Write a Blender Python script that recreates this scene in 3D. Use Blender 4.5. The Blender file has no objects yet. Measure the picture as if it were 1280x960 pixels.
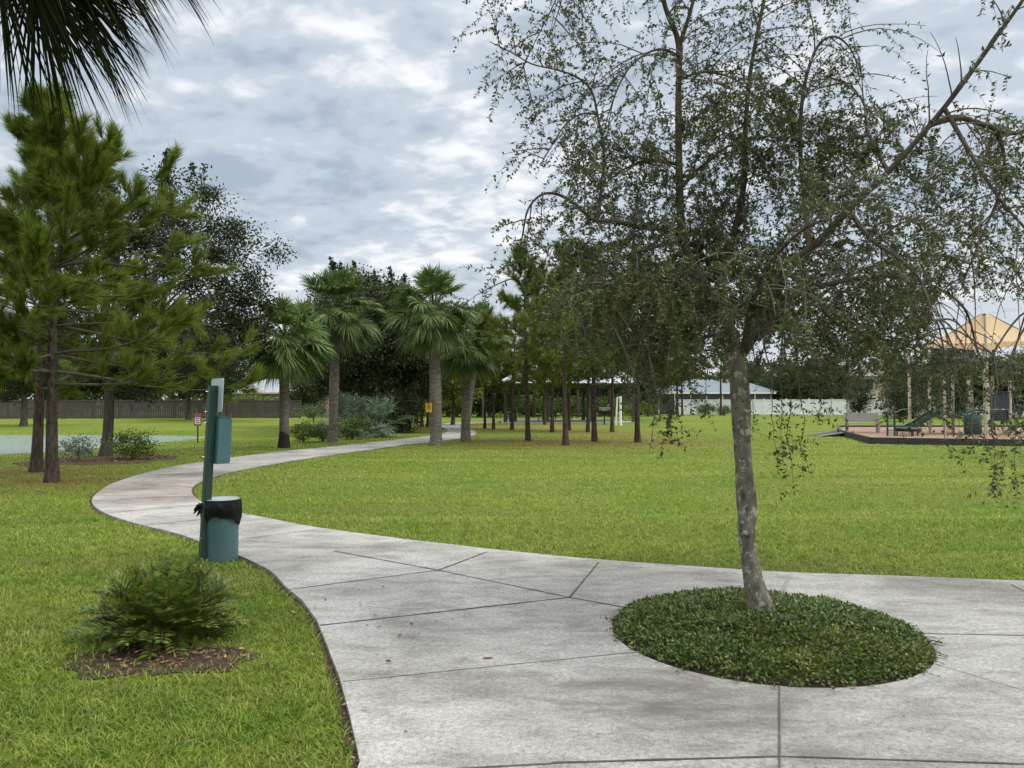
import bpy, math, random
import numpy as np
from mathutils import Vector, Matrix, geometry

sc = bpy.context.scene
col = sc.collection
R = math.radians

# ------------------------------------------------------------------ camera
CAMZ = 1.6
F = 960.0
PITCH = math.atan(22 / 960)
cam = bpy.data.cameras.new('camera')
cam.sensor_width = 36.0
cam.lens = F / 1280 * 36.0
cam.clip_start = 0.05
cam.clip_end = 4000
cam_o = bpy.data.objects.new('camera', cam)
col.objects.link(cam_o)
cam_o.location = (0, 0, CAMZ)
cam_o.rotation_euler = (math.pi / 2 + PITCH, 0, 0)
sc.camera = cam_o

# ------------------------------------------------------------------ sky + sun
SUN_AZ, SUN_EL = R(104), R(50)          # over the right shoulder, behind cloud
SUN_DIR = Vector((math.sin(SUN_AZ) * math.cos(SUN_EL), math.cos(SUN_AZ) * math.cos(SUN_EL), math.sin(SUN_EL)))
world = bpy.data.worlds.new('World')
sc.world = world
world.use_nodes = True
wt = world.node_tree
wt.nodes.clear()


def build_sky():
    N, L = wt.nodes, wt.links
    out = N.new('ShaderNodeOutputWorld')
    bg = N.new('ShaderNodeBackground')
    bg.inputs['Strength'].default_value = 0.1
    sky = N.new('ShaderNodeTexSky')
    sky.sky_type = 'NISHITA'
    sky.sun_disc = False
    sky.sun_elevation = SUN_EL
    sky.sun_rotation = SUN_AZ
    sky.dust_density = 2.0
    tc = N.new('ShaderNodeTexCoord')
    sep = N.new('ShaderNodeSeparateXYZ')
    L.new(tc.outputs['Generated'], sep.inputs[0])

    def M(op, a, b=None, c=None, clamp=False):
        n = N.new('ShaderNodeMath')
        n.operation = op
        n.use_clamp = clamp
        for i, v in enumerate((a, b, c)):
            if v is None:
                continue
            if isinstance(v, (int, float)):
                n.inputs[i].default_value = v
            else:
                L.new(v, n.inputs[i])
        return n.outputs[0]
    z = M('MAXIMUM', sep.outputs[2], 0.0)
    zz = M('ADD', z, 0.28)
    u = M('DIVIDE', sep.outputs[0], zz)
    v = M('DIVIDE', sep.outputs[1], zz)
    cmb = N.new('ShaderNodeCombineXYZ')
    L.new(u, cmb.inputs[0])
    L.new(v, cmb.inputs[1])

    def noise(scale, detail, rot, stretch, dist, rough=0.55, off=(0, 0, 0)):
        mp = N.new('ShaderNodeMapping')
        mp.inputs['Rotation'].default_value = (0, 0, R(rot))
        mp.inputs['Scale'].default_value = (1, stretch, 1)
        mp.inputs['Location'].default_value = off
        L.new(cmb.outputs[0], mp.inputs[0])
        n = N.new('ShaderNodeTexNoise')
        n.inputs['Scale'].default_value = scale
        n.inputs['Detail'].default_value = detail
        n.inputs['Roughness'].default_value = rough
        n.inputs['Distortion'].default_value = dist
        L.new(mp.outputs[0], n.inputs['Vector'])
        return n.outputs[0]
    big = noise(1.6, 3, 25, 1.2, 0.3, 0.5, (3.1, 0.7, 0))
    mid = noise(7.0, 5, 40, 1.25, 0.3, 0.52, (1.3, 5.2, 0))
    fine = noise(19, 4, 34, 1.3, 0.3, 0.5)
    s = M('ADD', M('MULTIPLY', big, 0.75), M('MULTIPLY', mid, 0.85))
    s = M('ADD', s, M('MULTIPLY', fine, 0.34))
    s = M('SUBTRACT', s, 0.97)
    s = M('MULTIPLY_ADD', s, 2.1, 0.48, clamp=True)
    ramp = N.new('ShaderNodeValToRGB')
    ramp.color_ramp.interpolation = 'EASE'
    e = ramp.color_ramp.elements
    e[0].position, e[0].color = 0.0, (0.375, 0.445, 0.535, 1)
    e[1].position, e[1].color = 1.0, (0.86, 0.88, 0.90, 1)
    m = e.new(0.45)
    m.color = (0.51, 0.575, 0.655, 1)
    L.new(s, ramp.inputs[0])
    # brighter towards the zenith (overcast sky), a pale band at the horizon, glow round the veiled sun
    el = M('MULTIPLY', M('SUBTRACT', z, 0.45, clamp=True), 3.0)
    el = M('MULTIPLY_ADD', M('MINIMUM', el, 1.0), 1.9, 1.0)
    dot = N.new('ShaderNodeVectorMath')
    dot.operation = 'DOT_PRODUCT'
    L.new(tc.outputs['Generated'], dot.inputs[0])
    dot.inputs[1].default_value = SUN_DIR
    gl = M('POWER', M('MAXIMUM', dot.outputs['Value'], 0.0), 6.0)
    gain = M('ADD', el, M('MULTIPLY', gl, 0.9))
    hz = M('SUBTRACT', 1.0, M('MULTIPLY', z, 5.5), clamp=True)
    hz = M('MULTIPLY', hz, 0.55)
    mixh = N.new('ShaderNodeMix')
    mixh.data_type = 'RGBA'
    L.new(hz, mixh.inputs[0])
    L.new(ramp.outputs[0], mixh.inputs[6])
    mixh.inputs[7].default_value = (0.80, 0.80, 0.82, 1)
    # unseen sky overhead mixed to warmer white, so its light is less blue
    wz = N.new('ShaderNodeMix')
    wz.data_type = 'RGBA'
    L.new(M('MULTIPLY', M('SUBTRACT', z, 0.45, clamp=True), 2.5, clamp=True), wz.inputs[0])
    L.new(mixh.outputs[2], wz.inputs[6])
    wz.inputs[7].default_value = (0.79, 0.785, 0.75, 1)
    mul = N.new('ShaderNodeVectorMath')
    mul.operation = 'SCALE'
    L.new(wz.outputs[2], mul.inputs[0])
    L.new(M('MULTIPLY', gain, 10.0), mul.inputs['Scale'])
    mix = N.new('ShaderNodeMix')
    mix.data_type = 'RGBA'
    mix.inputs[0].default_value = 0.96
    L.new(sky.outputs[0], mix.inputs[6])
    L.new(mul.outputs[0], mix.inputs[7])
    L.new(mix.outputs[2], bg.inputs['Color'])
    L.new(bg.outputs[0], out.inputs[0])


build_sky()
sun = bpy.data.lights.new('sun', 'SUN')
sun.energy = 1.5
sun.angle = R(15)
sun.color = (1.0, 0.95, 0.88)
sun_o = bpy.data.objects.new('sun', sun)
col.objects.link(sun_o)
sun_o.rotation_euler = (-SUN_DIR).to_track_quat('-Z', 'Y').to_euler()
sc.view_settings.view_transform = 'Standard'
sc.view_settings.look = 'None'
sc.view_settings.gamma = 1.0
sc.view_settings.use_curve_mapping = False
sc.view_settings.exposure = 0.22
sc.render.engine = 'CYCLES'
cy = sc.cycles
cy.max_bounces = 6
cy.diffuse_bounces = 3
cy.glossy_bounces = 2
cy.transmission_bounces = 3
cy.transparent_max_bounces = 4
cy.caustics_reflective = False
cy.caustics_refractive = False
cy.use_denoising = True

# ------------------------------------------------------------------ helpers


def ray(px, py):
    u, v = (px - 640) / F, (480 - py) / F
    c, s = math.cos(PITCH), math.sin(PITCH)
    return Vector((u, c - v * s, s + v * c))


def G(px, py, z=0.0):
    """point of the ground plane z that stands at a photo position (metres)"""
    d = ray(px, py)
    t = (z - CAMZ) / d.z
    return Vector((d.x * t, d.y * t, z))


def P(px, py, Y):
    d = ray(px, py)
    t = Y / d.y
    return Vector((d.x * t, Y, CAMZ + d.z * t))


def in_poly(x, y, poly):
    poly = np.asarray(poly)
    inside = np.zeros(x.shape, bool)
    j = len(poly) - 1
    for i in range(len(poly)):
        xi, yi = poly[i]
        xj, yj = poly[j]
        if yi != yj:
            c = ((yi > y) != (yj > y)) & (x < (xj - xi) * (y - yi) / (yj - yi) + xi)
            inside ^= c
        j = i
    return inside


def poly_dist(x, y, poly, closed=True):
    poly = np.asarray(poly, float)
    d = np.full(x.shape, 1e9)
    n = len(poly)
    for i in range(n if closed else n - 1):
        a, b = poly[i], poly[(i + 1) % n]
        ab = b - a
        t = np.clip(((x - a[0]) * ab[0] + (y - a[1]) * ab[1]) / max(ab @ ab, 1e-9), 0, 1)
        d = np.minimum(d, np.hypot(x - a[0] - t * ab[0], y - a[1] - t * ab[1]))
    return d


def catmull(pts, k=6):
    p = [Vector(q) for q in pts]
    p = [p[0] * 2 - p[1]] + p + [p[-1] * 2 - p[-2]]
    out = []
    for i in range(1, len(p) - 2):
        for j in range(k):
            t = j / k
            a, b, c, d = p[i - 1], p[i], p[i + 1], p[i + 2]
            out.append(0.5 * ((2 * b) + (c - a) * t + (2 * a - 5 * b + 4 * c - d) * t * t + (3 * b - a - 3 * c + d) * t ** 3))
    out.append(p[-2])
    return out


def nrm(v):
    return v / np.maximum(np.linalg.norm(v, axis=-1, keepdims=True), 1e-9)


class MB:
    def __init__(s):
        s.V, s.F, s.n = [], {}, 0

    def add(s, V, Fc, mat=0):
        V = np.asarray(V, float).reshape(-1, 3)
        Fc = np.asarray(Fc, int)
        if len(Fc) == 0:
            return
        s.F.setdefault((Fc.shape[1], mat), []).append(Fc + s.n)
        s.V.append(V)
        s.n += len(V)

    def box(s, c, d, rotz=0.0, mat=0, rot=None):
        c = np.array(c, float)
        h = np.array(d, float) / 2
        V = np.array([(x, y, z) for x in (-1, 1) for y in (-1, 1) for z in (-1, 1)], float) * h
        m = np.array(rot.to_matrix()) if rot is not None else np.array(Matrix.Rotation(rotz, 3, 'Z'))
        s.add(V @ m.T + c, [(0, 1, 3, 2), (4, 6, 7, 5), (0, 4, 5, 1), (2, 3, 7, 6), (0, 2, 6, 4), (1, 5, 7, 3)], mat)

    def beam(s, a, b, w, h, mat=0):
        a, b = Vector(a), Vector(b)
        d = b - a
        s.box((a + b) / 2, (d.length, w, h), mat=mat, rot=d.to_track_quat('X', 'Z'))

    def tube(s, pts, rad, sides=6, mat=0, cap=True, wob=None):
        p = np.asarray([tuple(q) for q in pts], float)
        n = len(p)
        r = np.broadcast_to(np.asarray(rad, float), (n,))
        t = np.gradient(p, axis=0)
        t = nrm(t)
        ref = np.array((0, 0, 1.0)) if abs(t[0][2]) < 0.9 else np.array((1.0, 0, 0))
        u = np.cross(ref, t[0])
        u /= np.linalg.norm(u)
        a = np.arange(sides) / sides * 2 * math.pi
        ca, sa = np.cos(a)[:, None], np.sin(a)[:, None]
        rows = []
        for i in range(n):
            u = u - t[i] * (u @ t[i])
            u /= np.linalg.norm(u)
            w = np.cross(t[i], u)
            k = r[i] * (1 if wob is None else wob[i])
            k = np.asarray(k).reshape(-1, 1) if np.ndim(k) else k
            rows.append(p[i] + (ca * u + sa * w) * k)
        V = np.concatenate(rows)
        i0 = (np.arange(n - 1) * sides)[:, None]
        j = np.arange(sides)[None, :]
        j2 = (j + 1) % sides
        q = np.stack([i0 + j, i0 + j2, i0 + sides + j2, i0 + sides + j], -1).reshape(-1, 4)
        s.add(V, q, mat)
        if cap:
            for base, row, flip in ((0, 0, True), (0, n - 1, False)):
                ring = rows[row]
                c = ring.mean(0)
                V2 = np.vstack([ring, c])
                f = [(k, (k + 1) % sides, sides) for k in range(sides)]
                if flip:
                    f = [(b, a_, c_) for a_, b, c_ in f]
                s.add(V2, f, mat)

    def lathe(s, prof, c=(0, 0, 0), sides=24, mat=0, sx=1.0, sy=1.0):
        c = np.array(c, float)
        a = np.arange(sides) / sides * 2 * math.pi
        rows = [np.stack([np.cos(a) * r * sx, np.sin(a) * r * sy, np.full(sides, z)], 1) + c for r, z in prof]
        V = np.concatenate(rows)
        n = len(prof)
        i0 = (np.arange(n - 1) * sides)[:, None]
        j = np.arange(sides)[None, :]
        j2 = (j + 1) % sides
        s.add(V, np.stack([i0 + j, i0 + j2, i0 + sides + j2, i0 + sides + j], -1).reshape(-1, 4), mat)

    def prism(s, poly, z0, z1, mat=0, bottom=False, holes=()):
        loops = [[Vector((p[0], p[1], 0)) for p in poly]] + [[Vector((p[0], p[1], 0)) for p in h] for h in holes]
        tris = geometry.tessellate_polygon(loops)
        allp = np.array([(p.x, p.y) for l in loops for p in l])
        n = len(allp)
        T = np.array(tris)
        a, b, c = allp[T[:, 0]], allp[T[:, 1]], allp[T[:, 2]]
        cr = (b[:, 0] - a[:, 0]) * (c[:, 1] - a[:, 1]) - (b[:, 1] - a[:, 1]) * (c[:, 0] - a[:, 0])
        T[cr < 0] = T[cr < 0][:, ::-1]
        s.add(np.c_[allp, np.full(n, z1)], T, mat)
        if bottom:
            s.add(np.c_[allp, np.full(n, z0)], T[:, ::-1], mat)
        k0 = 0
        for l in loops:
            k = len(l)
            q = np.array([(p.x, p.y) for p in l])
            V = np.r_[np.c_[q, np.full(k, z0)], np.c_[q, np.full(k, z1)]]
            i = np.arange(k)
            i2 = (i + 1) % k
            s.add(V, np.stack([i, i2, i2 + k, i + k], 1), mat)

    def leaves(s, C, D, L, W, rng, mat=0, up=0.0):
        """rhombic leaf faces: base C, direction D, arrays of length / width"""
        C, D = np.asarray(C, float), nrm(np.asarray(D, float))
        n = len(C)
        r = rng.normal(size=(n, 3))
        r[:, 2] *= (1 - up)
        if up:
            side = np.cross(D, nrm(rng.normal(size=(n, 3)) * 0.5 + np.array((0, 0, 1.0))))
        else:
            side = np.cross(D, r)
        side = nrm(side)
        L = np.broadcast_to(L, (n,))[:, None]
        W = np.broadcast_to(W, (n,))[:, None]
        m = C + D * L * 0.45
        V = np.stack([C, m + side * W / 2, C + D * L, m - side * W / 2], 1).reshape(-1, 3)
        s.add(V, np.arange(n * 4).reshape(-1, 4), mat)

    def build(s, name, mats, parent=None, smooth=False):
        me = bpy.data.meshes.new(name)
        V = np.concatenate(s.V) if s.V else np.zeros((0, 3))
        me.vertices.add(len(V))
        me.vertices.foreach_set('co', V.astype(np.float32).ravel())
        loops, starts, mi, off = [], [], [], 0
        for (k, m), fl in s.F.items():
            f = np.concatenate(fl)
            loops.append(f.ravel())
            starts.append(off + np.arange(len(f)) * k)
            mi.append(np.full(len(f), m))
            off += f.size
        loops, starts, mi = np.concatenate(loops), np.concatenate(starts), np.concatenate(mi)
        me.loops.add(len(loops))
        me.loops.foreach_set('vertex_index', loops.astype(np.int32))
        me.polygons.add(len(starts))
        me.polygons.foreach_set('loop_start', starts.astype(np.int32))
        me.polygons.foreach_set('material_index', mi.astype(np.int32))
        me.polygons.foreach_set('use_smooth', np.full(len(starts), smooth))
        for m in (mats if isinstance(mats, (list, tuple)) else [mats]):
            me.materials.append(m)
        me.update(calc_edges=True)
        me.validate()
        o = bpy.data.objects.new(name, me)
        col.objects.link(o)
        if parent is not None:
            o.parent = parent
        return o


def tag(o, label, cat, group=None, kind=None):
    if label:
        o['label'] = label
    if cat:
        o['category'] = cat
    if group:
        o['group'] = group
    if kind:
        o['kind'] = kind
    return o


def thing(name, loc, label, cat, group=None, rotz=0.0):
    o = bpy.data.objects.new(name, None)
    o.empty_display_size = 0.2
    col.objects.link(o)
    o.location = loc
    o.rotation_euler = (0, 0, rotz)
    return tag(o, label, cat, group)


def dup(root, loc, rotz, label, group=None, scale=1.0):
    r = root.copy()
    col.objects.link(r)
    r.location = loc
    r.rotation_euler = (0, 0, rotz)
    r.scale = (scale,) * 3 if not isinstance(scale, tuple) else scale
    r['label'] = label
    if group:
        r['group'] = group
    for ch in list(root.children):
        c = ch.copy()
        col.objects.link(c)
        c.parent = r
        for g in list(ch.children):
            d = g.copy()
            col.objects.link(d)
            d.parent = c
    return r


# ------------------------------------------------------------------ materials
def new_mat(name):
    m = bpy.data.materials.new(name)
    m.use_nodes = True
    b = m.node_tree.nodes['Principled BSDF']
    return m, m.node_tree.nodes, m.node_tree.links, b


def tex_noise(N, L, vec, scale, detail=4, rough=0.55, dist=0.0):
    n = N.new('ShaderNodeTexNoise')
    n.inputs['Scale'].default_value = scale
    n.inputs['Detail'].default_value = detail
    n.inputs['Roughness'].default_value = rough
    n.inputs['Distortion'].default_value = dist
    if vec is not None:
        L.new(vec, n.inputs['Vector'])
    return n.outputs[0]


def ramp(N, L, fac, stops, interp='LINEAR'):
    r = N.new('ShaderNodeValToRGB')
    r.color_ramp.interpolation = interp
    e = r.color_ramp.elements
    while len(e) < len(stops):
        e.new(0.5)
    for i, (p, c) in enumerate(stops):
        e[i].position = p
        e[i].color = (*c, 1) if len(c) == 3 else c
    if fac is not None:
        L.new(fac, r.inputs[0])
    return r.outputs[0]


def mixc(N, L, fac, a, b, mode='MIX'):
    m = N.new('ShaderNodeMix')
    m.data_type = 'RGBA'
    m.blend_type = mode
    for i, v in ((0, fac), (6, a), (7, b)):
        if isinstance(v, (int, float)):
            m.inputs[i].default_value = v
        elif isinstance(v, tuple):
            m.inputs[i].default_value = (*v, 1)
        else:
            L.new(v, m.inputs[i])
    return m.outputs[2]


def bump(N, L, b, h, strength=0.3, dist=0.02):
    n = N.new('ShaderNodeBump')
    n.inputs['Strength'].default_value = strength
    n.inputs['Distance'].default_value = dist
    L.new(h, n.inputs['Height'])
    L.new(n.outputs[0], b.inputs['Normal'])


def coords(N, which='Object'):
    return N.new('ShaderNodeTexCoord').outputs[which]


def world_pos(N):
    return N.new('ShaderNodeNewGeometry').outputs['Position']


def stretch(N, L, vec, sc3):
    mp = N.new('ShaderNodeMapping')
    mp.inputs['Scale'].default_value = sc3
    L.new(vec, mp.inputs[0])
    return mp.outputs[0]


def plain(name, c1, c2=None, scale=8.0, rough=0.6, metal=0.0, bmp=0.1, spec=0.5, sc3=None):
    m, N, L, b = new_mat(name)
    v = coords(N)
    if sc3:
        v = stretch(N, L, v, sc3)
    n = tex_noise(N, L, v, scale, 5)
    c2 = c2 or tuple(x * 0.78 for x in c1)
    L.new(ramp(N, L, n, [(0.3, c1), (0.7, c2)]), b.inputs['Base Color'])
    b.inputs['Roughness'].default_value = rough
    b.inputs['Metallic'].default_value = metal
    b.inputs['Specular IOR Level'].default_value = spec
    if bmp:
        bump(N, L, b, n, bmp, 0.01)
    return m


def leaf_mat(name, stops, trans=0.25, rough=0.5, spec=0.3, patch=0.0, patchc=None, pscale=1.5):
    m, N, L, b = new_mat(name)
    g = N.new('ShaderNodeNewGeometry')
    c = ramp(N, L, g.outputs['Random Per Island'], stops)
    oi = N.new('ShaderNodeObjectInfo')
    h = N.new('ShaderNodeHueSaturation')
    mr = N.new('ShaderNodeMapRange')
    mr.inputs[3].default_value = 0.85
    mr.inputs[4].default_value = 1.15
    L.new(oi.outputs['Random'], mr.inputs[0])
    L.new(mr.outputs[0], h.inputs['Value'])
    if patchc:
        n = tex_noise(N, L, coords(N), pscale, 3)
        f = ramp(N, L, n, [(0.48, (0, 0, 0)), (0.68, (patch,) * 3)])
        c = mixc(N, L, f, c, patchc)
    L.new(c, h.inputs['Color'])
    L.new(h.outputs[0], b.inputs['Base Color'])
    b.inputs['Roughness'].default_value = rough
    b.inputs['Specular IOR Level'].default_value = spec
    if trans:
        t = N.new('ShaderNodeBsdfTranslucent')
        L.new(h.outputs[0], t.inputs[0])
        mx = N.new('ShaderNodeMixShader')
        mx.inputs[0].default_value = trans
        L.new(b.outputs[0], mx.inputs[1])
        L.new(t.outputs[0], mx.inputs[2])
        L.new(mx.outputs[0], N['Material Output'].inputs[0])
    return m


def bark_mat(name, c1, c2, lichen=None, lich_lo=0.6, sc3=(14, 14, 3), bs=0.6, scale=1.0):
    m, N, L, b = new_mat(name)
    v = coords(N)
    n = tex_noise(N, L, stretch(N, L, v, sc3), scale, 6, 0.65)
    c = ramp(N, L, n, [(0.32, c1), (0.62, c2)])
    if lichen:
        k = tex_noise(N, L, stretch(N, L, v, (9, 9, 7)), 2.4, 4, 0.62)
        c = mixc(N, L, ramp(N, L, k, [(lich_lo, (0, 0, 0)), (lich_lo + 0.06, (0.85, 0.85, 0.85))]), c, lichen)
        k2 = tex_noise(N, L, v, 2.2, 3)
        c = mixc(N, L, ramp(N, L, k2, [(0.5, (0, 0, 0)), (0.7, (0.45, 0.45, 0.45))]), c, (0.06, 0.07, 0.025))
    L.new(c, b.inputs['Base Color'])
    b.inputs['Roughness'].default_value = 0.9
    b.inputs['Specular IOR Level'].default_value = 0.15
    bump(N, L, b, n, bs, 0.03)
    return m


M = {}
M['elm_bark'] = bark_mat('elm_bark', (0.085, 0.071, 0.053), (0.25, 0.22, 0.17), (0.46, 0.47, 0.42), 0.545, (15, 15, 8))
M['elm_limb_backlit'] = bark_mat('elm_limb_backlit', (0.034, 0.029, 0.022), (0.095, 0.08, 0.06), (0.30, 0.30, 0.26), 0.63)  # mossy dark limb bark, darkened further to paint in the backlit look
M['elm_twig'] = plain('elm_twig', (0.16, 0.14, 0.12), (0.09, 0.075, 0.06), 6, 0.85, spec=0.2)
M['elm_leaf'] = leaf_mat('elm_leaf', [(0, (0.035, 0.055, 0.016)), (0.5, (0.075, 0.10, 0.03)), (0.88, (0.125, 0.155, 0.045)), (1, (0.13, 0.12, 0.04))], 0.25, 0.42, 0.28)
M['pine_bark'] = bark_mat('pine_bark', (0.022, 0.017, 0.014), (0.10, 0.076, 0.062), None, sc3=(16, 16, 7), bs=1.0)
M['pine_branch'] = plain('pine_branch', (0.12, 0.10, 0.08), (0.07, 0.055, 0.045), 9, 0.9, spec=0.2)
M['needle'] = leaf_mat('needle', [(0, (0.075, 0.12, 0.014)), (0.6, (0.135, 0.195, 0.026)), (0.94, (0.20, 0.25, 0.042)), (1, (0.26, 0.16, 0.05))], 0.3, 0.5, 0.15, 0.5, (0.17, 0.19, 0.028), 0.8)
M['palm_bark'] = bark_mat('palm_bark', (0.07, 0.058, 0.047), (0.20, 0.17, 0.145), None, sc3=(5, 5, 16), bs=0.5)
M['palm_bark_burnt'] = bark_mat('palm_bark_burnt', (0.07, 0.055, 0.042), (0.17, 0.14, 0.112), None, sc3=(5, 5, 16), bs=0.5)


def burn(m, z1):
    N, L = m.node_tree.nodes, m.node_tree.links
    b = N['Principled BSDF']
    src = b.inputs['Base Color'].links[0].from_socket
    co = coords(N)
    sp = N.new('ShaderNodeSeparateXYZ')
    L.new(co, sp.inputs[0])
    n = tex_noise(N, L, co, 5, 4, 0.7)
    a = N.new('ShaderNodeMath')
    a.operation = 'MULTIPLY_ADD'
    L.new(n, a.inputs[0])
    a.inputs[1].default_value = 0.7
    L.new(sp.outputs[2], a.inputs[2])
    f = ramp(N, L, a.outputs[0], [(z1 - 0.02, (1, 1, 1)), (z1 + 0.12, (0, 0, 0))])
    L.new(mixc(N, L, f, src, (0.022, 0.019, 0.016)), b.inputs['Base Color'])


burn(M['palm_bark_burnt'], 0.85)
M['palm_boot'] = plain('palm_boot', (0.17, 0.125, 0.085), (0.09, 0.065, 0.045), 12, 0.9, spec=0.2)
M['palm_leaf'] = leaf_mat('palm_leaf', [(0, (0.065, 0.115, 0.036)), (0.6, (0.115, 0.18, 0.055)), (1, (0.21, 0.26, 0.08))], 0.25, 0.45, 0.22)
M['palm_near_backlit'] = leaf_mat('palm_near_backlit', [(0, (0.012, 0.02, 0.008)), (1, (0.026, 0.038, 0.013))], 0.08, 0.6, 0.1)  # leaf colour darkened so the fronds look backlit against the sky
M['oak_bark'] = bark_mat('oak_bark', (0.04, 0.034, 0.028), (0.11, 0.095, 0.075), (0.09, 0.10, 0.06), 0.6)
M['oak_leaf'] = leaf_mat('oak_leaf', [(0, (0.018, 0.027, 0.010)), (0.7, (0.034, 0.05, 0.017)), (1, (0.07, 0.088, 0.026))], 0.18, 0.5, 0.2)
M['wood_leaf'] = leaf_mat('wood_leaf', [(0, (0.03, 0.045, 0.015)), (0.7, (0.055, 0.08, 0.024)), (1, (0.09, 0.115, 0.035))], 0.2, 0.5, 0.3)
M['lime_leaf'] = leaf_mat('lime_leaf', [(0, (0.15, 0.19, 0.025)), (1, (0.30, 0.32, 0.05))], 0.35, 0.5, 0.3)
M['bush_leaf'] = leaf_mat('bush_leaf', [(0, (0.05, 0.085, 0.018)), (0.7, (0.11, 0.165, 0.035)), (1, (0.20, 0.26, 0.06))], 0.28, 0.45, 0.2)
M['hedge_leaf'] = leaf_mat('hedge_leaf', [(0, (0.04, 0.075, 0.02)), (1, (0.11, 0.17, 0.04))], 0.2, 0.4, 0.4)
M['silver_leaf'] = leaf_mat('silver_leaf', [(0, (0.07, 0.105, 0.07)), (1, (0.17, 0.22, 0.15))], 0.15, 0.45, 0.4)
M['cycad_leaf'] = leaf_mat('cycad_leaf', [(0, (0.05, 0.10, 0.016)), (0.6, (0.12, 0.19, 0.032)), (0.9, (0.23, 0.25, 0.05)), (1, (0.26, 0.20, 0.075))], 0.3, 0.38, 0.4)
M['cover_leaf'] = leaf_mat('cover_leaf', [(0, (0.042, 0.085, 0.022)), (0.7, (0.10, 0.16, 0.036)), (1, (0.20, 0.25, 0.055))], 0.2, 0.36, 0.35, 0.75, (0.16, 0.185, 0.035), 1.6)
M['litter'] = leaf_mat('litter', [(0, (0.10, 0.06, 0.035)), (0.6, (0.22, 0.14, 0.085)), (0.85, (0.32, 0.13, 0.06)), (1, (0.36, 0.30, 0.22))], 0.1, 0.7, 0.2)
M['soil'] = plain('soil', (0.028, 0.022, 0.017), (0.075, 0.052, 0.036), 22, 0.95, bmp=0.8, spec=0.1)
M['green_metal'] = plain('green_metal', (0.012, 0.05, 0.038), (0.010, 0.035, 0.028), 5, 0.45, bmp=0.03)
M['teal_box'] = plain('teal_box', (0.055, 0.135, 0.15), (0.045, 0.11, 0.125), 4, 0.5, bmp=0.03)
M['can_green'] = plain('can_green', (0.05, 0.115, 0.12), (0.068, 0.132, 0.142), 3, 0.45, bmp=0.03)
M['pale_plastic'] = plain('pale_plastic', (0.27, 0.32, 0.345), (0.22, 0.26, 0.28), 4, 0.5, bmp=0.03)
M['sign_back'] = plain('sign_back', (0.42, 0.47, 0.53), (0.36, 0.41, 0.46), 4, 0.4, bmp=0.02)
M['black_bag'] = plain('black_bag', (0.006, 0.006, 0.007), (0.012, 0.012, 0.013), 22, 0.42, bmp=0.5, spec=0.15)
M['galv'] = plain('galv', (0.45, 0.46, 0.47), None, 10, 0.4, 0.8, 0.05)
M['black'] = plain('black', (0.012, 0.012, 0.013), (0.02, 0.02, 0.022), 6, 0.5, bmp=0.05)
M['rubber_edge'] = plain('rubber_edge', (0.018, 0.018, 0.02), (0.03, 0.03, 0.033), 4, 0.6, bmp=0.1)
M['grey_wood'] = plain('grey_wood', (0.36, 0.34, 0.32), (0.25, 0.235, 0.22), 5, 0.85, bmp=0.2, sc3=(2, 14, 14))
M['dark_wood'] = plain('dark_wood', (0.045, 0.035, 0.03), (0.07, 0.055, 0.045), 5, 0.8, bmp=0.1)
M['tan_metal'] = plain('tan_metal', (0.50, 0.45, 0.35), (0.43, 0.385, 0.30), 3, 0.45, bmp=0.02)
M['white_roof'] = plain('white_roof', (0.48, 0.50, 0.54), (0.38, 0.40, 0.44), 2, 0.4, bmp=0.02)
M['white_vinyl'] = plain('white_vinyl', (0.80, 0.82, 0.85), (0.76, 0.78, 0.81), 2, 0.45, bmp=0.02)
M['white_paint'] = plain('white_paint', (0.78, 0.78, 0.76), (0.7, 0.7, 0.68), 3, 0.5, bmp=0.02)
M['concrete_slab'] = plain('concrete_slab', (0.42, 0.41, 0.39), (0.33, 0.32, 0.30), 3, 0.9, bmp=0.1, spec=0.2)
M['beige_wall'] = plain('beige_wall', (0.50, 0.43, 0.33), (0.45, 0.38, 0.29), 4, 0.9, bmp=0.05, spec=0.2)
M['pink_wall'] = plain('pink_wall', (0.36, 0.20, 0.17), (0.32, 0.17, 0.14), 4, 0.9, bmp=0.05, spec=0.2)
M['pink_trim'] = plain('pink_trim', (0.62, 0.40, 0.38), None, 4, 0.8, bmp=0.02)
M['grey_tile'] = plain('grey_tile', (0.30, 0.33, 0.36), (0.19, 0.21, 0.24), 3, 0.7, bmp=0.4, sc3=(1, 1, 5))
M['brown_tile'] = plain('brown_tile', (0.16, 0.12, 0.10), (0.10, 0.08, 0.07), 3, 0.8, bmp=0.4, sc3=(1, 1, 5))
M['glass_dark'] = plain('glass_dark', (0.02, 0.024, 0.028), (0.03, 0.034, 0.04), 1, 0.12, bmp=0.0)
M['screen_dark'] = plain('screen_dark', (0.03, 0.035, 0.04), (0.045, 0.05, 0.055), 1, 0.6, bmp=0.0)
M['yellow_sign'] = plain('yellow_sign', (0.75, 0.42, 0.03), (0.65, 0.36, 0.03), 4, 0.5, bmp=0.02)
M['red_sign'] = plain('red_sign', (0.30, 0.09, 0.07), (0.25, 0.08, 0.06), 4, 0.5, bmp=0.02)
M['sign_white'] = plain('sign_white', (0.70, 0.68, 0.70), (0.62, 0.60, 0.62), 4, 0.5, bmp=0.02)
M['sign_ink'] = plain('sign_ink', (0.10, 0.06, 0.08), (0.14, 0.08, 0.1), 4, 0.6, bmp=0.0)
M['rust_metal'] = plain('rust_metal', (0.06, 0.035, 0.025), (0.035, 0.02, 0.016), 9, 0.8, bmp=0.05)
M['bin_grey'] = plain('bin_grey', (0.05, 0.05, 0.055), (0.035, 0.035, 0.04), 6, 0.6, bmp=0.05)
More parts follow.
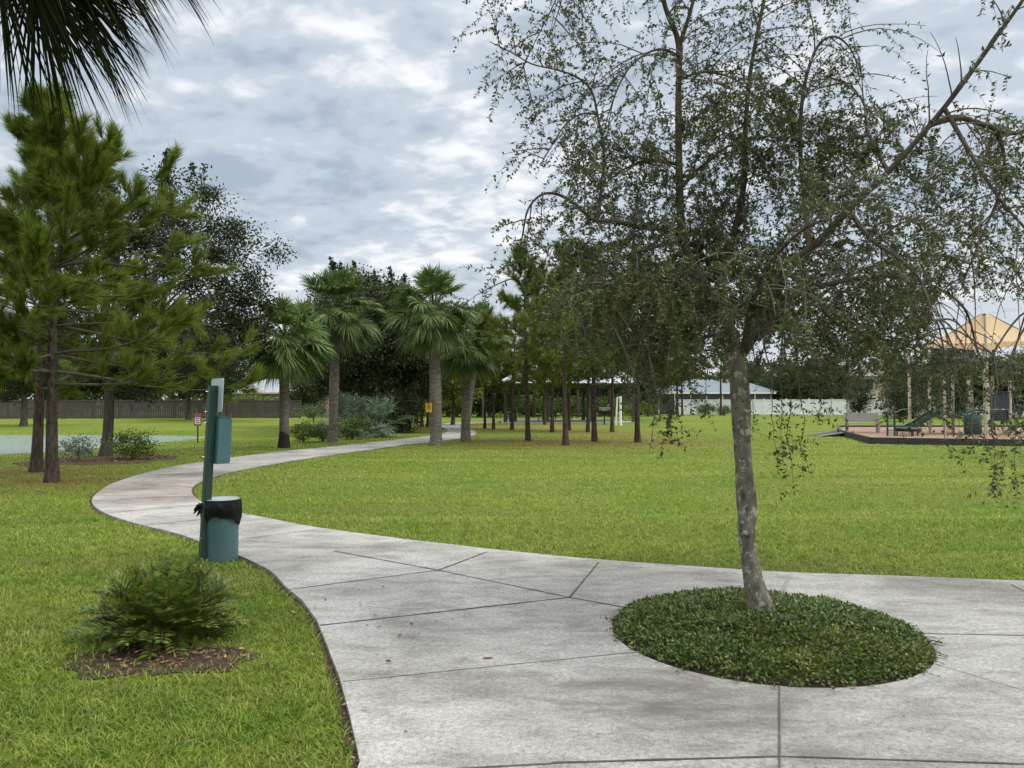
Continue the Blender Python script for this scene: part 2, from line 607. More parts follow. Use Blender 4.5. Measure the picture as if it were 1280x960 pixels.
M['slide_green'] = plain('slide_green', (0.015, 0.06, 0.05), (0.012, 0.05, 0.04), 4, 0.35, bmp=0.02)


def canopy_mat():
    m, N, L, b = new_mat('canopy_fabric')
    n = tex_noise(N, L, coords(N), 1.2, 3)
    c = ramp(N, L, n, [(0.3, (0.60, 0.46, 0.29)), (0.7, (0.55, 0.42, 0.26))])
    L.new(c, b.inputs['Base Color'])
    b.inputs['Roughness'].default_value = 0.9
    b.inputs['Specular IOR Level'].default_value = 0.1
    t = N.new('ShaderNodeBsdfTranslucent')
    L.new(c, t.inputs[0])
    mx = N.new('ShaderNodeMixShader')
    mx.inputs[0].default_value = 0.35
    L.new(b.outputs[0], mx.inputs[1])
    L.new(t.outputs[0], mx.inputs[2])
    L.new(mx.outputs[0], N['Material Output'].inputs[0])
    return m


M['canopy'] = canopy_mat()


def concrete_mat():
    m, N, L, b = new_mat('concrete')
    p = world_pos(N)
    big = tex_noise(N, L, p, 0.55, 5, 0.62, 0.6)
    mid = tex_noise(N, L, stretch(N, L, p, (1.0, 2.2, 1)), 2.6, 6, 0.68, 0.4)
    fin = tex_noise(N, L, p, 34, 5, 0.7)
    spk = tex_noise(N, L, p, 150, 2, 0.6)
    c = ramp(N, L, big, [(0.32, (0.21, 0.203, 0.188)), (0.50, (0.355, 0.35, 0.335)), (0.70, (0.47, 0.465, 0.45))])
    c = mixc(N, L, 1.0, c, ramp(N, L, mid, [(0.30, (0.62, 0.61, 0.60)), (0.55, (1, 1, 1))]), 'MULTIPLY')
    c = mixc(N, L, 1.0, c, ramp(N, L, fin, [(0.30, (0.62, 0.61, 0.60)), (0.6, (1.08, 1.08, 1.08))]), 'MULTIPLY')
    c = mixc(N, L, 1.0, c, ramp(N, L, spk, [(0.34, (0.5, 0.49, 0.47)), (0.45, (1.0, 1.0, 1.0)), (0.62, (1.0, 1.0, 1.0)), (0.7, (1.25, 1.24, 1.22))]), 'MULTIPLY')
    # mildew patches and rusty pine stain, both places on the slab
    at = N.new('ShaderNodeAttribute')
    at.attribute_name = 'stain'
    sepn = N.new('ShaderNodeSeparateColor')
    L.new(at.outputs['Color'], sepn.inputs[0])
    mil = mixc(N, L, 1.0, ramp(N, L, mid, [(0.35, (1, 1, 1)), (0.65, (0.25, 0.25, 0.25))]), sepn.outputs[0], 'MULTIPLY')
    c = mixc(N, L, mil, c, (0.115, 0.105, 0.09))
    st = tex_noise(N, L, stretch(N, L, p, (0.7, 4.5, 1)), 1.4, 5, 0.7)
    rs = mixc(N, L, 1.0, ramp(N, L, st, [(0.48, (0, 0, 0)), (0.62, (0.8, 0.8, 0.8))]), sepn.outputs[1], 'MULTIPLY')
    c = mixc(N, L, rs, c, (0.24, 0.13, 0.085))
    L.new(c, b.inputs['Base Color'])
    b.inputs['Roughness'].default_value = 0.85
    b.inputs['Specular IOR Level'].default_value = 0.25
    bump(N, L, b, fin, 0.25, 0.01)
    return m


M['concrete'] = concrete_mat()
M['joint'] = plain('joint', (0.06, 0.055, 0.05), (0.12, 0.11, 0.10), 9, 0.95, bmp=0.2, spec=0.1)
M['joint_margin'] = plain('joint_margin', (0.29, 0.28, 0.265), (0.43, 0.42, 0.40), 7, 0.8, bmp=0.1, spec=0.25)
M['joint_pale'] = plain('joint_pale', (0.20, 0.195, 0.185), (0.32, 0.31, 0.29), 14, 0.95, bmp=0.2, spec=0.1)


def lawn_color(N, L, p):
    big = tex_noise(N, L, p, 0.16, 4, 0.55)
    mid = tex_noise(N, L, stretch(N, L, p, (0.7, 1.3, 1)), 0.9, 5, 0.65)
    sml = tex_noise(N, L, p, 6.0, 4, 0.65)
    c = ramp(N, L, big, [(0.35, (0.180, 0.280, 0.034)), (0.65, (0.255, 0.325, 0.055))])
    c = mixc(N, L, ramp(N, L, mid, [(0.42, (0, 0, 0)), (0.72, (0.75, 0.75, 0.75))]), c, (0.28, 0.30, 0.080))
    c = mixc(N, L, ramp(N, L, mid, [(0.25, (0.6, 0.6, 0.6)), (0.45, (0, 0, 0))]), c, (0.118, 0.215, 0.032))
    c = mixc(N, L, 1.0, c, ramp(N, L, sml, [(0.3, (0.72, 0.74, 0.7)), (0.7, (1.2, 1.18, 1.15))]), 'MULTIPLY')
    th = tex_noise(N, L, p, 1.9, 5, 0.72)
    c = mixc(N, L, ramp(N, L, th, [(0.60, (0, 0, 0)), (0.74, (0.7, 0.7, 0.7))]), c, (0.26, 0.21, 0.09))
    mow = tex_noise(N, L, stretch(N, L, p, (0.10, 0.75, 1)), 1.0, 3, 0.6)
    c = mixc(N, L, 1.0, c, ramp(N, L, mow, [(0.36, (0.88, 0.90, 0.90)), (0.62, (1.09, 1.08, 1.04))]), 'MULTIPLY')
    return c


def straw_mask(N, L, p):
    at = N.new('ShaderNodeAttribute')
    at.attribute_name = 'straw'
    sml = tex_noise(N, L, p, 2.6, 5, 0.7)
    return mixc(N, L, 1.0, at.outputs['Color'], ramp(N, L, sml, [(0.3, (0.05,) * 3), (0.62, (1, 1, 1))]), 'MULTIPLY')


def lawn_mat():
    m, N, L, b = new_mat('lawn')
    p = world_pos(N)
    c = lawn_color(N, L, p)
    fin = tex_noise(N, L, p, 42, 4, 0.7)
    c = mixc(N, L, 1.0, c, ramp(N, L, fin, [(0.3, (0.50, 0.52, 0.48)), (0.65, (1.2, 1.2, 1.15))]), 'MULTIPLY')
    c = mixc(N, L, 1.0, c, (0.63, 0.63, 0.65), 'MULTIPLY')  # ground colour darkened in place of the shade between grass blades
    c = mixc(N, L, straw_mask(N, L, p), c, (0.23, 0.13, 0.06))
    L.new(c, b.inputs['Base Color'])
    b.inputs['Roughness'].default_value = 0.95
    b.inputs['Specular IOR Level'].default_value = 0.08
    bump(N, L, b, fin, 0.7, 0.05)
    return m


def blade_mat():
    m, N, L, b = new_mat('grass_blade')
    p = world_pos(N)
    c = lawn_color(N, L, p)
    g = N.new('ShaderNodeNewGeometry')
    k = ramp(N, L, g.outputs['Random Per Island'], [(0, (0.55, 0.62, 0.5)), (0.5, (1, 1, 1)), (0.9, (1.28, 1.25, 1.3)), (0.96, (1.7, 1.3, 2.0)), (1, (1.5, 0.9, 1.8))])
    c = mixc(N, L, 1.0, c, k, 'MULTIPLY')
    c = mixc(N, L, straw_mask(N, L, p), c, (0.25, 0.15, 0.07))
    L.new(c, b.inputs['Base Color'])
    b.inputs['Roughness'].default_value = 0.5
    b.inputs['Specular IOR Level'].default_value = 0.25
    t = N.new('ShaderNodeBsdfTranslucent')
    L.new(c, t.inputs[0])
    mx = N.new('ShaderNodeMixShader')
    mx.inputs[0].default_value = 0.42
    L.new(b.outputs[0], mx.inputs[1])
    L.new(t.outputs[0], mx.inputs[2])
    L.new(mx.outputs[0], N['Material Output'].inputs[0])
    return m


def water_mat():
    m, N, L, b = new_mat('pond_water')
    p = world_pos(N)
    n = tex_noise(N, L, stretch(N, L, p, (1.0, 1.8, 1)), 2.4, 4, 0.6)
    b.inputs['Base Color'].default_value = (0.22, 0.275, 0.32, 1)  # pale base has sky reflection put into the water colour
    b.inputs['Roughness'].default_value = 0.04
    b.inputs['IOR'].default_value = 1.33
    b.inputs['Specular IOR Level'].default_value = 0.5
    bump(N, L, b, n, 1.0, 0.16)
    return m


def mulch_mat(name, stops):
    m, N, L, b = new_mat(name)
    p = world_pos(N)
    vo = N.new('ShaderNodeTexVoronoi')
    vo.inputs['Scale'].default_value = 26
    L.new(stretch(N, L, p, (1, 1.6, 1)), vo.inputs['Vector'])
    n = tex_noise(N, L, p, 3, 4, 0.6)
    c = ramp(N, L, vo.outputs['Color'], stops)
    c = mixc(N, L, 1.0, c, ramp(N, L, n, [(0.3, (0.7,) * 3), (0.7, (1.15,) * 3)]), 'MULTIPLY')
    L.new(c, b.inputs['Base Color'])
    b.inputs['Roughness'].default_value = 0.95
    b.inputs['Specular IOR Level'].default_value = 0.1
    bump(N, L, b, vo.outputs['Distance'], 0.8, 0.03)
    return m


M['lawn'] = lawn_mat()
M['blade'] = blade_mat()
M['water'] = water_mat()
M['mulch'] = mulch_mat('mulch', [(0.2, (0.055, 0.038, 0.028)), (0.6, (0.13, 0.088, 0.062))])
M['play_mulch'] = mulch_mat('play_mulch', [(0.2, (0.21, 0.12, 0.085)), (0.6, (0.36, 0.25, 0.19))])

# ------------------------------------------------------------------ layout of the ground
LEFT = [G(*q) for q in [(378, 755), (358, 738), (340, 719), (319, 707), (296, 697), (248, 679), (218, 669), (181, 660), (153, 652), (132, 644), (118, 635), (115, 626), (124, 616), (141, 606), (173, 595), (214, 585), (250, 579), (279, 575), (344, 566), (417, 559), (486, 551.5), (533, 546), (553, 542.3), (560, 539.5), (556, 536.2), (550, 533), (553, 530.2), (575, 528.2), (620, 527)]]
NEARL = [(-0.5, -4), (-0.62, 1.5)] + [tuple(G(*q).xy) for q in [(450, 960), (437, 900), (425, 855), (410, 815), (396, 780)]]
RIGHT = [G(*q) for q in [(1280, 730), (1130, 724), (985, 719), (860, 711), (750, 703), (680, 696.5), (610, 689), (500, 676), (397, 662), (344, 652), (303, 644), (271, 637), (252, 629), (241, 620), (240, 612), (248, 605), (263, 599), (287, 592), (328, 583.5), (384, 574), (457, 563.5), (506, 556.5), (545, 552.5), (575, 548.7), (592, 544.5), (595, 540.5), (588, 537), (574, 533.5), (580, 530.8), (600, 529.6), (624, 529)]]
L_s = catmull(LEFT, 4)
R_s = catmull(RIGHT, 4)
PATH = NEARL + [tuple(p.xy) for p in L_s] + [tuple(p.xy) for p in R_s[::-1]] + [(12, 6.1), (12, -4)]
RC, RR = Vector((1.72, 5.28, 0)), 1.03      # round planting hole
RING = [(RC.x + RR * math.cos(a), RC.y + RR * math.sin(a)) for a in np.linspace(0, 2 * math.pi, 65)[:-1]]
WZ = -0.2
POND = [tuple(G(px, py, WZ).xy) for px, py in [(-330, 575), (-60, 571), (0, 568), (60, 565), (110, 561), (160, 557), (200, 553), (235, 549.5), (256, 547.2), (262, 546.2), (250, 545.3), (200, 544.6), (120, 544.2), (0, 543.8), (-200, 543.5), (-600, 543)]]
PLAY = [tuple(G(*q).xy) for q in [(1089, 555), (1280, 558)]] + [(34, 27.6), (38, 44), (18.5, 43.5), (15.6, 36.5)]
PINES = [(65, 603), (45, 590), (660, 551), (707, 557), (743, 552), (797, 553), (765, 540), (735, 540), (711, 538), (681, 531), (606, 536), (617, 536.5), (527, 534), (535, 534)]
PINE_G = [G(*q) for q in PINES]


def ground_z(x, y):
    x, y = np.asarray(x, float), np.asarray(y, float)
    d = poly_dist(x, y, POND)
    ins = in_poly(x, y, POND)
    near = np.clip(1 - d / 9.0, 0, 1)
    far = np.clip(1 - d / 1.2, 0, 1)
    edge = np.where(y > 42.5, far, near)
    z = np.where(ins, WZ - 0.05 - np.minimum(d, 3) * 0.2, edge * edge * (3 - 2 * edge) * WZ)
    berm = 0.38 * np.exp(-((x - 17) / 9.0) ** 2 - ((y - 66) / 9.0) ** 2)
    return z + berm


def axis(lo_f, hi_f, step, lo, hi, g=1.16):
    a = list(np.arange(lo_f, hi_f + 1e-6, step))
    s, v = step, a[-1]
    while v < hi:
        s *= g
        v += s
        a.append(v)
    s, v = step, a[0]
    while v > lo:
        s *= g
        v -= s
        a.insert(0, v)
    return np.array(a)


def build_lawn():
    xs = axis(-30, 26, 0.3, -900, 900)
    ys = axis(-5, 62, 0.3, -40, 1500)
    X, Y = np.meshgrid(xs, ys)
    Z = ground_z(X, Y)
    nx, ny = len(xs), len(ys)
    i = np.arange(ny - 1)[:, None] * nx
    j = np.arange(nx - 1)[None, :]
    q = np.stack([i + j, i + j + 1, i + j + 1 + nx, i + j + nx], -1).reshape(-1, 4)
    mb = MB()
    mb.add(np.stack([X, Y, Z], -1), q)
    o = mb.build('lawn', M['lawn'], smooth=True)
    s = straw_at(X.ravel(), Y.ravel())
    a = o.data.attributes.new('straw', 'FLOAT_COLOR', 'POINT')
    c = np.ones((len(s), 4), np.float32)
    c[:, :3] = s[:, None]
    a.data.foreach_set('color', c.ravel())
    o['kind'] = 'structure'
    return o


def straw_at(x, y):
    s = np.zeros_like(x)
    for k, g in enumerate(PINE_G):
        r, a = ((1.5, 0.85) if k < 2 else (3.4, 0.8))
        s = np.maximum(s, a * np.exp(-((x - g.x) ** 2 + (y - g.y) ** 2) / r ** 2))
    return s


build_lawn()


def add_attr(o, name, fn):
    n = len(o.data.vertices)
    co = np.zeros(n * 3, np.float32)
    o.data.vertices.foreach_get('co', co)
    co = co.reshape(-1, 3)
    a = o.data.attributes.new(name, 'FLOAT_COLOR', 'POINT')
    c = np.ones((n, 4), np.float32)
    c[:, :3] = fn(co[:, 0], co[:, 1])
    a.data.foreach_set('color', c.ravel())


CTOP = 0.03


def build_path():
    # fine grid inside the outline so that stains can live on it, plus the exact outline
    from mathutils.geometry import delaunay_2d_cdt
    pts, edges = [], []

    def loop(l):
        k0 = len(pts)
        for p in l:
            pts.append(Vector((p[0], p[1])))
        for k in range(len(l)):
            edges.append((k0 + k, k0 + (k + 1) % len(l)))
    loop(PATH)
    n_out = len(PATH)
    loop(RING)
    gx, gy = np.meshgrid(np.arange(-9, 6, 0.25), np.arange(2.5, 16, 0.25))
    gx, gy = gx.ravel(), gy.ravel()
    ok = in_poly(gx, gy, PATH) & ~in_poly(gx, gy, RING) & (poly_dist(gx, gy, PATH) > 0.1) & (poly_dist(gx, gy, RING) > 0.1)
    for x, y in zip(gx[ok], gy[ok]):
        pts.append(Vector((x, y)))
    v, e, f, *_ = delaunay_2d_cdt(pts, edges, [], 0, 1e-5)
    V = np.array([(p.x, p.y, CTOP) for p in v])
    T = np.array([t for t in f if len(t) == 3])
    cen = V[T].mean(1)
    keep = in_poly(cen[:, 0], cen[:, 1], PATH) & ~in_poly(cen[:, 0], cen[:, 1], RING)
    T = T[keep]
    a, b, c = V[T[:, 0]], V[T[:, 1]], V[T[:, 2]]
    cr = np.cross(b - a, c - a)[:, 2]
    T[cr < 0] = T[cr < 0][:, ::-1]
    mb = MB()
    mb.add(V, T)
    for l in (PATH, RING):
        k = len(l)
        q = np.array(l)
        i = np.arange(k)
        i2 = (i + 1) % k
        mb.add(np.r_[np.c_[q, np.full(k, -0.12)], np.c_[q, np.full(k, CTOP)]], np.stack([i, i2, i2 + k, i + k], 1))
    o = mb.build('path', M['concrete'])
    o['kind'] = 'structure'

    def stain(x, y):
        r = np.zeros((len(x), 3))
        for cx, cy, sx, sy, a in ((0.9, 4.1, 0.85, 0.38, 1.0), (-0.2, 4.4, 0.5, 0.25, 0.5), (2.4, 3.9, 0.7, 0.4, 0.45), (0.25, 5.6, 0.7, 0.6, 0.4), (0.6, 6.9, 0.9, 0.4, 0.35), (1.3, 3.7, 0.45, 0.35, 0.6), (2.9, 5.7, 0.9, 0.35, 0.35), (-2.2, 8.0, 0.8, 0.5, 0.25)):
            r[:, 0] = np.maximum(r[:, 0], a * np.exp(-((x - cx) / sx) ** 2 - ((y - cy) / sy) ** 2))
        r[:, 1] = np.exp(-((x + 6.2) / 2.2) ** 2 - ((y - 14.2) / 2.6) ** 2)
        return r
    add_attr(o, 'stain', stain)


build_path()


def strip(mb, a, b, w, z, rng, mat=0):
    """a joint line on the slab, slightly wandering"""
    a, b = np.array(a[:2]), np.array(b[:2])
    n = max(2, int(np.linalg.norm(b - a) / 0.12))
    t = np.linspace(0, 1, n)[:, None]
    p = a + (b - a) * t
    d = (b - a) / np.linalg.norm(b - a)
    nv = np.array((-d[1], d[0]))
    ww = w * (0.7 + 0.6 * rng.random(n))[:, None]
    V = np.r_[np.c_[p + nv * ww / 2, np.full(n, z)], np.c_[p - nv * ww / 2, np.full(n, z)]]
    i = np.arange(n - 1)
    mb.add(V, np.stack([i, i + n, i + n + 1, i + 1], 1), mat)


def build_joints():
    rng = np.random.default_rng(3)
    mb = MB()
    z = CTOP + 0.004
    for q in [((428, 852), (806, 814), 0.011, 1), ((400, 782), (712, 747), 0.015, 0), ((362, 737), (548, 713), 0.013, 0), ((418, 689), (548, 713), 0.015, 0), ((548, 713), (712, 747), 0.012, 0), ((712, 747), (806, 764), 0.013, 0), ((712, 747), (748, 703.5), 0.015, 0), ((548, 713), (609, 690), 0.017, 0), ((416, 689), (503, 677), 0.008, 1), ((301, 674), (396, 662.5), 0.012, 0), ((974, 857), (975, 1150), 0.010, 0), ((987, 720), (975, 746), 0.03, 1), ((1140, 792), (1420, 797), 0.010, 0), ((560, 962), (690, 955), 0.010, 0), ((690, 954), (973, 946), 0.014, 0), ((976, 946), (1420, 960), 0.010, 0), ((1264, 731), (1320, 760), 0.010, 0), ((1168, 830), (1420, 905), 0.006, 1)]:
        strip(mb, G(*q[0], CTOP), G(*q[1], CTOP), q[2], z, rng, q[3])
    # cross joints along the winding part
    Lp = np.array([p.xy for p in L_s])
    Rp = np.array([p.xy for p in R_s])
    dl = np.r_[0, np.cumsum(np.linalg.norm(np.diff(Lp, axis=0), axis=1))]
    s0 = dl[np.argmin(np.linalg.norm(Lp - np.array(G(181, 660).xy), axis=1))]
    s = s0
    while s < dl[-1] - 3:
        a = np.array([np.interp(s, dl, Lp[:, 0]), np.interp(s, dl, Lp[:, 1])])
        b = Rp[np.argmin(np.linalg.norm(Rp - a, axis=1))]
        strip(mb, a, b, 0.012 + a[1] * 0.0006, z, rng, 0 if a[1] < 20 else 1)
        s += 1.55
    o = mb.build('path_joints', [M['joint'], M['joint_pale']])
    o['kind'] = 'structure'


build_joints()


def build_edge_soil():
    mb = MB()
    rng = np.random.default_rng(5)
    for line in (np.array(NEARL[1:] + [tuple(p.xy) for p in L_s]), np.array([tuple(p.xy) for p in R_s])):
        line = line[line[:, 1] < 30]
        t = nrm(np.gradient(line, axis=0))
        nv = np.c_[-t[:, 1], t[:, 0]]
        n = len(line)
        w1 = 0.035 + 0.03 * rng.random(n)[:, None]
        V = np.r_[np.c_[line + nv * w1, np.full(n, 0.004)], np.c_[line - nv * w1, np.full(n, 0.004)]]
        i = np.arange(n - 1)
        mb.add(V, np.stack([i, i + n, i + n + 1, i + 1], 1))
    o = mb.build('soil_edge', M['soil'])
    o['kind'] = 'structure'


build_edge_soil()


def blob(cx, cy, rx, ry, seed, n=40, amp=0.16):
    rng = np.random.default_rng(seed)
    ph = rng.random(4) * 6.28
    out = []
    for k in range(n):
        a = k / n * 2 * math.pi
        r = 1 + amp * (math.sin(2 * a + ph[0]) * 0.5 + math.sin(3 * a + ph[1]) * 0.5 + math.sin(5 * a + ph[2]) * 0.5 + 0.5 * math.sin(9 * a + ph[3]))
        out.append((cx + rx * r * math.cos(a), cy + ry * r * math.sin(a)))
    return out


MULCH1 = blob(-2.20, 4.80, 0.54, 0.33, 2, 90, 0.16)
MULCH2 = blob(G(130, 575).x, G(130, 575).y, 1.8, 1.9, 4, 80)


def sheet(name, poly, z, mat):
    mb = MB()
    mb.prism(poly, z - 0.05, z, bottom=False)
    o = mb.build(name, mat)
    o['kind'] = 'structure'
    return o


sheet('mulch_patch', MULCH1, 0.008, M['soil'])
sheet('mulch_bed', MULCH2, 0.012, M['mulch'])
BEDS = [MULCH1, MULCH2, PLAY]
# pond
mb = MB()
mb.prism([(x, y) for x, y in blob(0, 0, 1, 1, 1, 4)], -0.01, 0.0) if False else None
px_, py_ = np.array(POND)[:, 0], np.array(POND)[:, 1]
mb.prism(POND, WZ - 0.3, WZ)
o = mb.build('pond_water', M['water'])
o['kind'] = 'structure'
# ------------------------------------------------------------------ grass


def build_grass():
    rng = np.random.default_rng(11)
    mb = MB()
    bands = [(2.7, 4.4, 5600, 0.0068, 0.030), (4.4, 6.0, 4000, 0.0074, 0.030), (6.0, 8.0, 2600, 0.0085, 0.031), (8.0, 10.5, 1500, 0.010, 0.035), (10.5, 15, 750, 0.014, 0.034), (15, 24, 260, 0.022, 0.034), (24, 36, 90, 0.036, 0.034)]
    st_all = []
    for y0, y1, dens, w, h in bands:
        x1 = 0.80 * y1 + 0.6
        n = int((y1 - y0) * 2 * x1 * dens)
        x = rng.uniform(-x1, x1, n)
        y = rng.uniform(y0, y1, n)
        ok = np.abs(x) < 0.80 * y + 0.6
        x, y = x[ok], y[ok]
        ok = ~in_poly(x, y, PATH)
        x, y = x[ok], y[ok]
        ok = (poly_dist(x, y, PATH) > 0.03) & ~in_poly(x, y, RING)
        for b in BEDS:
            ins = in_poly(x, y, b)
            dd = poly_dist(x, y, b) / (0.2 if b is MULCH1 else 0.4)
            ok &= ~(rng.random(len(x)) < np.where(ins, 0.60 + 0.37 * np.clip(dd, 0, 1), 0.60 * np.clip(1 - dd, 0, 1)))
        ok &= ~in_poly(x, y, PLAY) & ~in_poly(x, y, POND)
        x, y = x[ok], y[ok]
        n = len(x)
        z = ground_z(x, y)
        clump = 0.75 + 0.5 * np.sin(x * 3.1 + np.sin(y * 2.3) * 2) * np.sin(y * 2.7 + np.sin(x * 1.9) * 2)
        hh = h * (0.55 + 0.75 * rng.random(n)) * (0.8 + 0.35 * clump)
        a = rng.random(n) * 6.283
        lean = (0.4 + 1.8 * rng.random(n)) * hh
        d = np.c_[np.cos(a), np.sin(a)]
        s = np.c_[-np.sin(a), np.cos(a)]
        ww = (w * (0.6 + 0.7 * rng.random(n)))[:, None]
        b = np.c_[x, y, z]
        base = np.stack([b + np.c_[s * ww / 2, np.zeros(n)], b - np.c_[s * ww / 2, np.zeros(n)]], 1)
        m = b + np.c_[d * (lean * 0.35)[:, None], hh * 0.62]
        mid = np.stack([m - np.c_[s * ww * 0.4, np.zeros(n)], m + np.c_[s * ww * 0.4, np.zeros(n)]], 1)
        tip = b + np.c_[d * lean[:, None], hh]
        if y0 < 10:
            V = np.concatenate([base, mid, tip[:, None]], 1).reshape(-1, 3)
            k = np.arange(n)[:, None] * 5
            mb.F.setdefault((4, 0), []).append(k + np.array([0, 1, 2, 3]) + mb.n)
            mb.F.setdefault((3, 0), []).append(k + np.array([3, 2, 4]) + mb.n)
            mb.V.append(V)
            mb.n += len(V)
            st_all.append(np.repeat(straw_at(x, y), 5))
        else:
            V = np.concatenate([base, tip[:, None]], 1).reshape(-1, 3)
            mb.add(V, np.arange(n * 3).reshape(-1, 3))
            st_all.append(np.repeat(straw_at(x, y), 3))
    o = mb.build('grass', M['blade'])
    st = np.concatenate(st_all)
    at = o.data.attributes.new('straw', 'FLOAT_COLOR', 'POINT')
    c = np.ones((len(st), 4), np.float32)
    c[:, :3] = st[:, None]
    at.data.foreach_set('color', c.ravel())
    tag(o, 'short green lawn grass growing on both sides of the concrete path', 'grass', kind='stuff')
    print('grass blades', len(st))


build_grass()

# ------------------------------------------------------------------ round bed with ground cover


def build_ring_bed():
    rng = np.random.default_rng(21)
    mb = MB()
    prof = [(RR * 0.998, 0.0), (RR * 0.97, 0.012), (RR * 0.5, 0.03), (0.01, 0.035)]
    mb.lathe(prof, RC, 48)
    o = mb.build('soil', M['soil'])
    o['kind'] = 'structure'
    n = 24000
    a = rng.random(n) * 6.283
    rim = 0.975 + 0.022 * np.sin(a * 7 + 1) * np.sin(a * 13) + 0.018 * np.sin(a * 29) + 0.012 * rng.normal(size=n)
    r = RR * rim * np.sqrt(rng.random(n))
    x, y = RC.x + r * np.cos(a), RC.y + r * np.sin(a)
    edge = np.clip((RR - r) / 0.16, 0, 1) ** 0.6
    lump = 0.8 + 0.25 * np.sin(x * 7 + np.sin(y * 5)) * np.sin(y * 8 + 1) + 0.12 * np.sin(x * 23) * np.sin(y * 21)
    top = 0.015 + 0.10 * edge * lump
    z = top * (1 - 0.55 * rng.random(n) ** 2.0) + 0.01
    d = np.c_[np.cos(a) * 0.6, np.sin(a) * 0.6, np.full(n, 0.35)] + rng.normal(size=(n, 3)) * 0.7
    mb = MB()
    mb.leaves(np.c_[x, y, z], d, 0.030 * (0.7 + 0.6 * rng.random(n)), 0.017 * (0.7 + 0.6 * rng.random(n)), rng, up=1.0)
    # stray runners over the slab and bits of dead leaf between the leaves
    for k in range(60):
        a0 = rng.random() * 6.283
        p0 = np.array((RC.x + RR * 0.96 * math.cos(a0), RC.y + RR * 0.96 * math.sin(a0), 0.04))
        L0 = rng.uniform(0.04, 0.13)
        p1 = p0 + np.array((math.cos(a0 + rng.normal() * 0.5), math.sin(a0 + rng.normal() * 0.5), 0.0)) * L0
        mb.tube([p0, (p0 + p1) / 2 + np.array((0, 0, 0.012)), p1], 0.0015, 3, 1, cap=False)
        q = p0 + (p1 - p0) * np.linspace(0.2, 1, 6)[:, None]
        mb.leaves(q + np.array((0, 0, 0.008)), rng.normal(size=(6, 3)) * np.array((1, 1, 0.3)), 0.024, 0.014, rng, up=1.0)
    # wiry stems
    k = 500
    idx = rng.integers(0, n, k)
    for i in idx:
        p = np.array((x[i], y[i], 0.01))
        q = np.array((x[i] + rng.normal() * 0.04, y[i] + rng.normal() * 0.04, z[i] + 0.015))
        mb.tube([p, (p + q) / 2 + rng.normal(size=3) * 0.008, q], 0.0014, 3, 1, cap=False)
    o = mb.build('ground_cover', [M['cover_leaf'], M['elm_twig']])
    tag(o, 'low glossy green ground cover filling the round bed around the young tree', 'ground cover', kind='stuff')


build_ring_bed()

# ------------------------------------------------------------------ the young tree in the round bed


